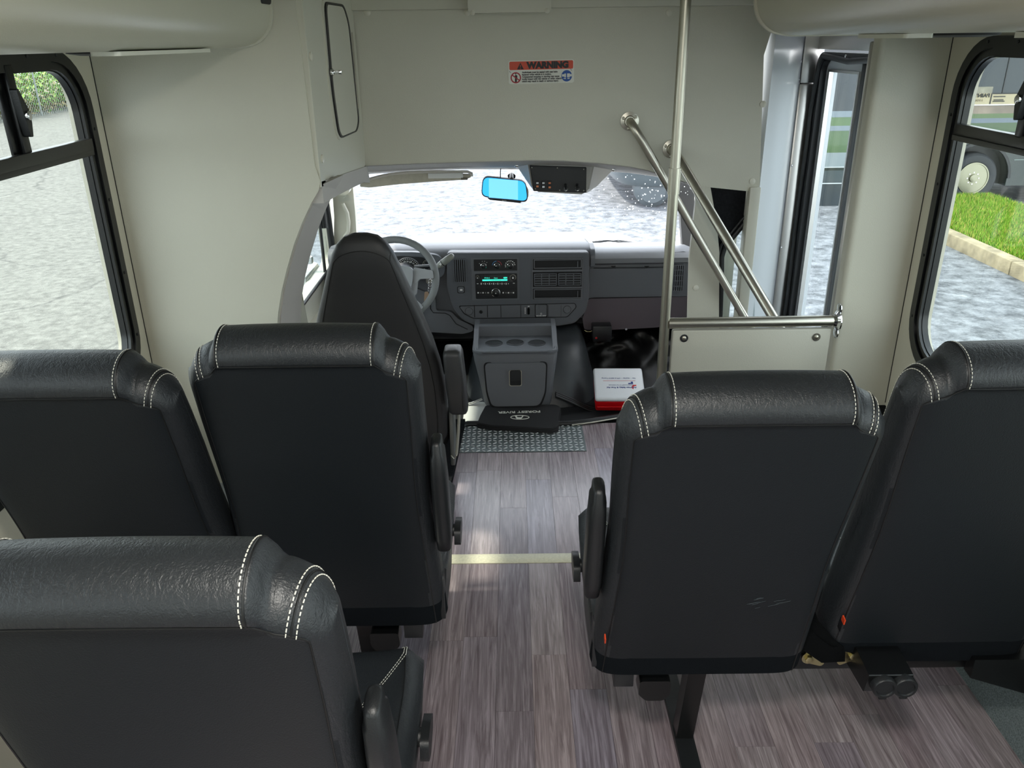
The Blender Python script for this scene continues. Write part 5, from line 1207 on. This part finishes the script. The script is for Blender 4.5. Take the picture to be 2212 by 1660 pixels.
whl = thing('wheel', wc, None); whl.parent = mb; whl.location = wc-wloc(mb); W[whl.name] = Vector(wc)
lathe('tyre', [(.20, .02), (.235, -.02), (.25, -.03), (.33, -.03), (.358, .0), (.372, .06), (.372, .2), (.33, .24), (.2, .24)], (wc.x, YV+.05, wc.z), mat('tyre_rubber', '2c2e32', .75, bump=.6, bscale=60), whl, n=48)
lathe('rim', [(.225, -.02), (.232, -.03), (.215, -.03), (.195, .03), (.165, .06), (.13, .02), (.10, .0), (.06, -.01), (.055, -.045), (.03, -.05), (.0, -.05)], (wc.x, YV+.05, wc.z), mat('steel_wheel', '8d8b78', .38, .85), whl, n=40)
for k in range(14):
    t = 2*PI*k/14; lathe('rim_hole', [(.013, .0), (.013, .02)], (wc.x+.160*math.cos(t), YV+.088, wc.z+.160*math.sin(t)), BLACKM, whl, n=10)
for k in range(8):
    t = 2*PI*k/8; lathe('lug_nut', [(.010, .0), (.010, -.02)], (wc.x+.085*math.cos(t), YV+.045, wc.z+.085*math.sin(t)), CHROME, whl, n=6)
# white pickup front at the far right of the windshield
wv = thing('parked_car', (2.6, 9.4, -.75), 'dark car with pale bumper ahead, at upper right of the windshield', 'car')
q0 = [(2.0, -.05), (2.35, -.42), (2.6, -.60), (4.6, -.60), (4.6, .7), (2.0, .7)]
bm = bmesh.new(); ring_stack_bm(bm, [((2.45, 14.4, -.42), .86, 2.1), ((2.45, 14.4, -.28), .95, 2.2), ((2.45, 14.4, .15), .95, 2.2), ((2.45, 14.6, .6), .85, 1.6), ((2.45, 14.7, .9), .7, 1.2)], 40, 5)
finish('body', bm, mat('slate_paint', '4c565a', .3, coat=.3), wv, smooth=50)
bm = bmesh.new(); ring_stack_bm(bm, [((2.3, 14.2, -.14), .95, 2.15), ((2.3, 14.2, -.08), 1.02, 2.22), ((2.3, 14.2, .05), 1.02, 2.22), ((2.3, 14.2, .10), .96, 2.15)], 40, 4)
finish('bumper', bm, WHITEP, wv, smooth=50)
for x in (2.12, 3.2): lathe('tyre', [(.0, .0), (.20, .0), (.27, .06), (.27, .3)], (x, 12.35, -.48), mat('wet_tyre%d' % (x*10), '4c5458', .6), wv, axis='Y', n=28)
# weeds and wire fence on the left
bm = bmesh.new()
for i in range(26000):
    y = random.uniform(17, 46); x = -18.9+max(-.9, min(.9, random.gauss(0, .5))); hgt = 1.7+.35*math.sin(y*1.3)+.25*math.sin(y*3.1)
    z = -.75+random.random()**.8*hgt; s = random.uniform(.05, .13); a = random.uniform(0, 2*PI); b_ = random.uniform(-1, 1)
    p = Vector((x+random.uniform(-.3, .3), y, z)); u = Vector((math.cos(a), math.sin(a), b_)).normalized()*s; v = Vector((-math.sin(a), math.cos(a), random.uniform(-.4, 1))).normalized()*s*.45
    f = bm.faces.new([bm.verts.new(p-u), bm.verts.new(p+v), bm.verts.new(p+u), bm.verts.new(p-v)]); f.material_index = random.choice((0, 0, 1, 1, 2)) if z > -.45 else random.choice((0, 2, 2))
wd_ = finish('weeds', bm, [mat('weed_green', '5f8a2c', .7), mat('weed_light', '9cba52', .7), mat('weed_dry', '9a8a60', .8)], kind='stuff')
tag(wd_, 'overgrown bright green weeds along the wire fence, past the left window', 'weeds')
fn_ = thing('wire_fence', (-17.4, 30, -.75), 'chain-link fence before the green weeds, past the left window', 'fence')
for k in range(8): tube('post', [(-17.4, 17+k*3.6, -.76), (-17.4, 17+k*3.6, 1.25)], .03, mat('galvanised', '8f9492', .5, .5) if k == 0 else bpy.data.materials['galvanised'], fn_, n=8)
bm = bmesh.new()
for k in range(-12, 170):
    y = 17+k*.16
    for s in (-1, 1):
        y0, y1 = (y, y+2) if s > 0 else (y+2, y); tube_bm(bm, [(-17.4, y0, -.73), (-17.4, y1, 1.23)], .0045, 3)
finish('wire_mesh', bm, bpy.data.materials['galvanised'], fn_, kind='stuff')
box('far_bank', (-60, 12, -.76), (-19.5, 60, -.3), mat('dry_bank', '9a8f78', .9, vary=.3, vscale=2), kind='structure')

# ------------------------------------------------------------------ unseen ceiling lamps, added to brighten the cabin
for i, y in enumerate((.2, -1.2)):
    dm = thing('fill_lamp', (.05, y, 1.97), 'added round fill lamp out of view, %s' % ('nearer the front' if i == 0 else 'nearer the rear'), 'lamp', 'added fill lamps')
    lathe('fill_lamp_bezel', [(.13, 0), (.13, -.02), (.11, -.028)], (.05, y, 2.0), WHITEP, dm, axis='Z', n=32)
    ld = bpy.data.lights.new('fill_light', 'AREA'); ld.shape = 'DISK'; ld.size = .22; ld.energy = 14; ld.color = (1, .97, .9); lo = bpy.data.objects.new('fill_light', ld); COL.objects.link(lo); lo.parent = dm; lo.location = (0, 0, -.01)
bpy.context.view_layer.update()
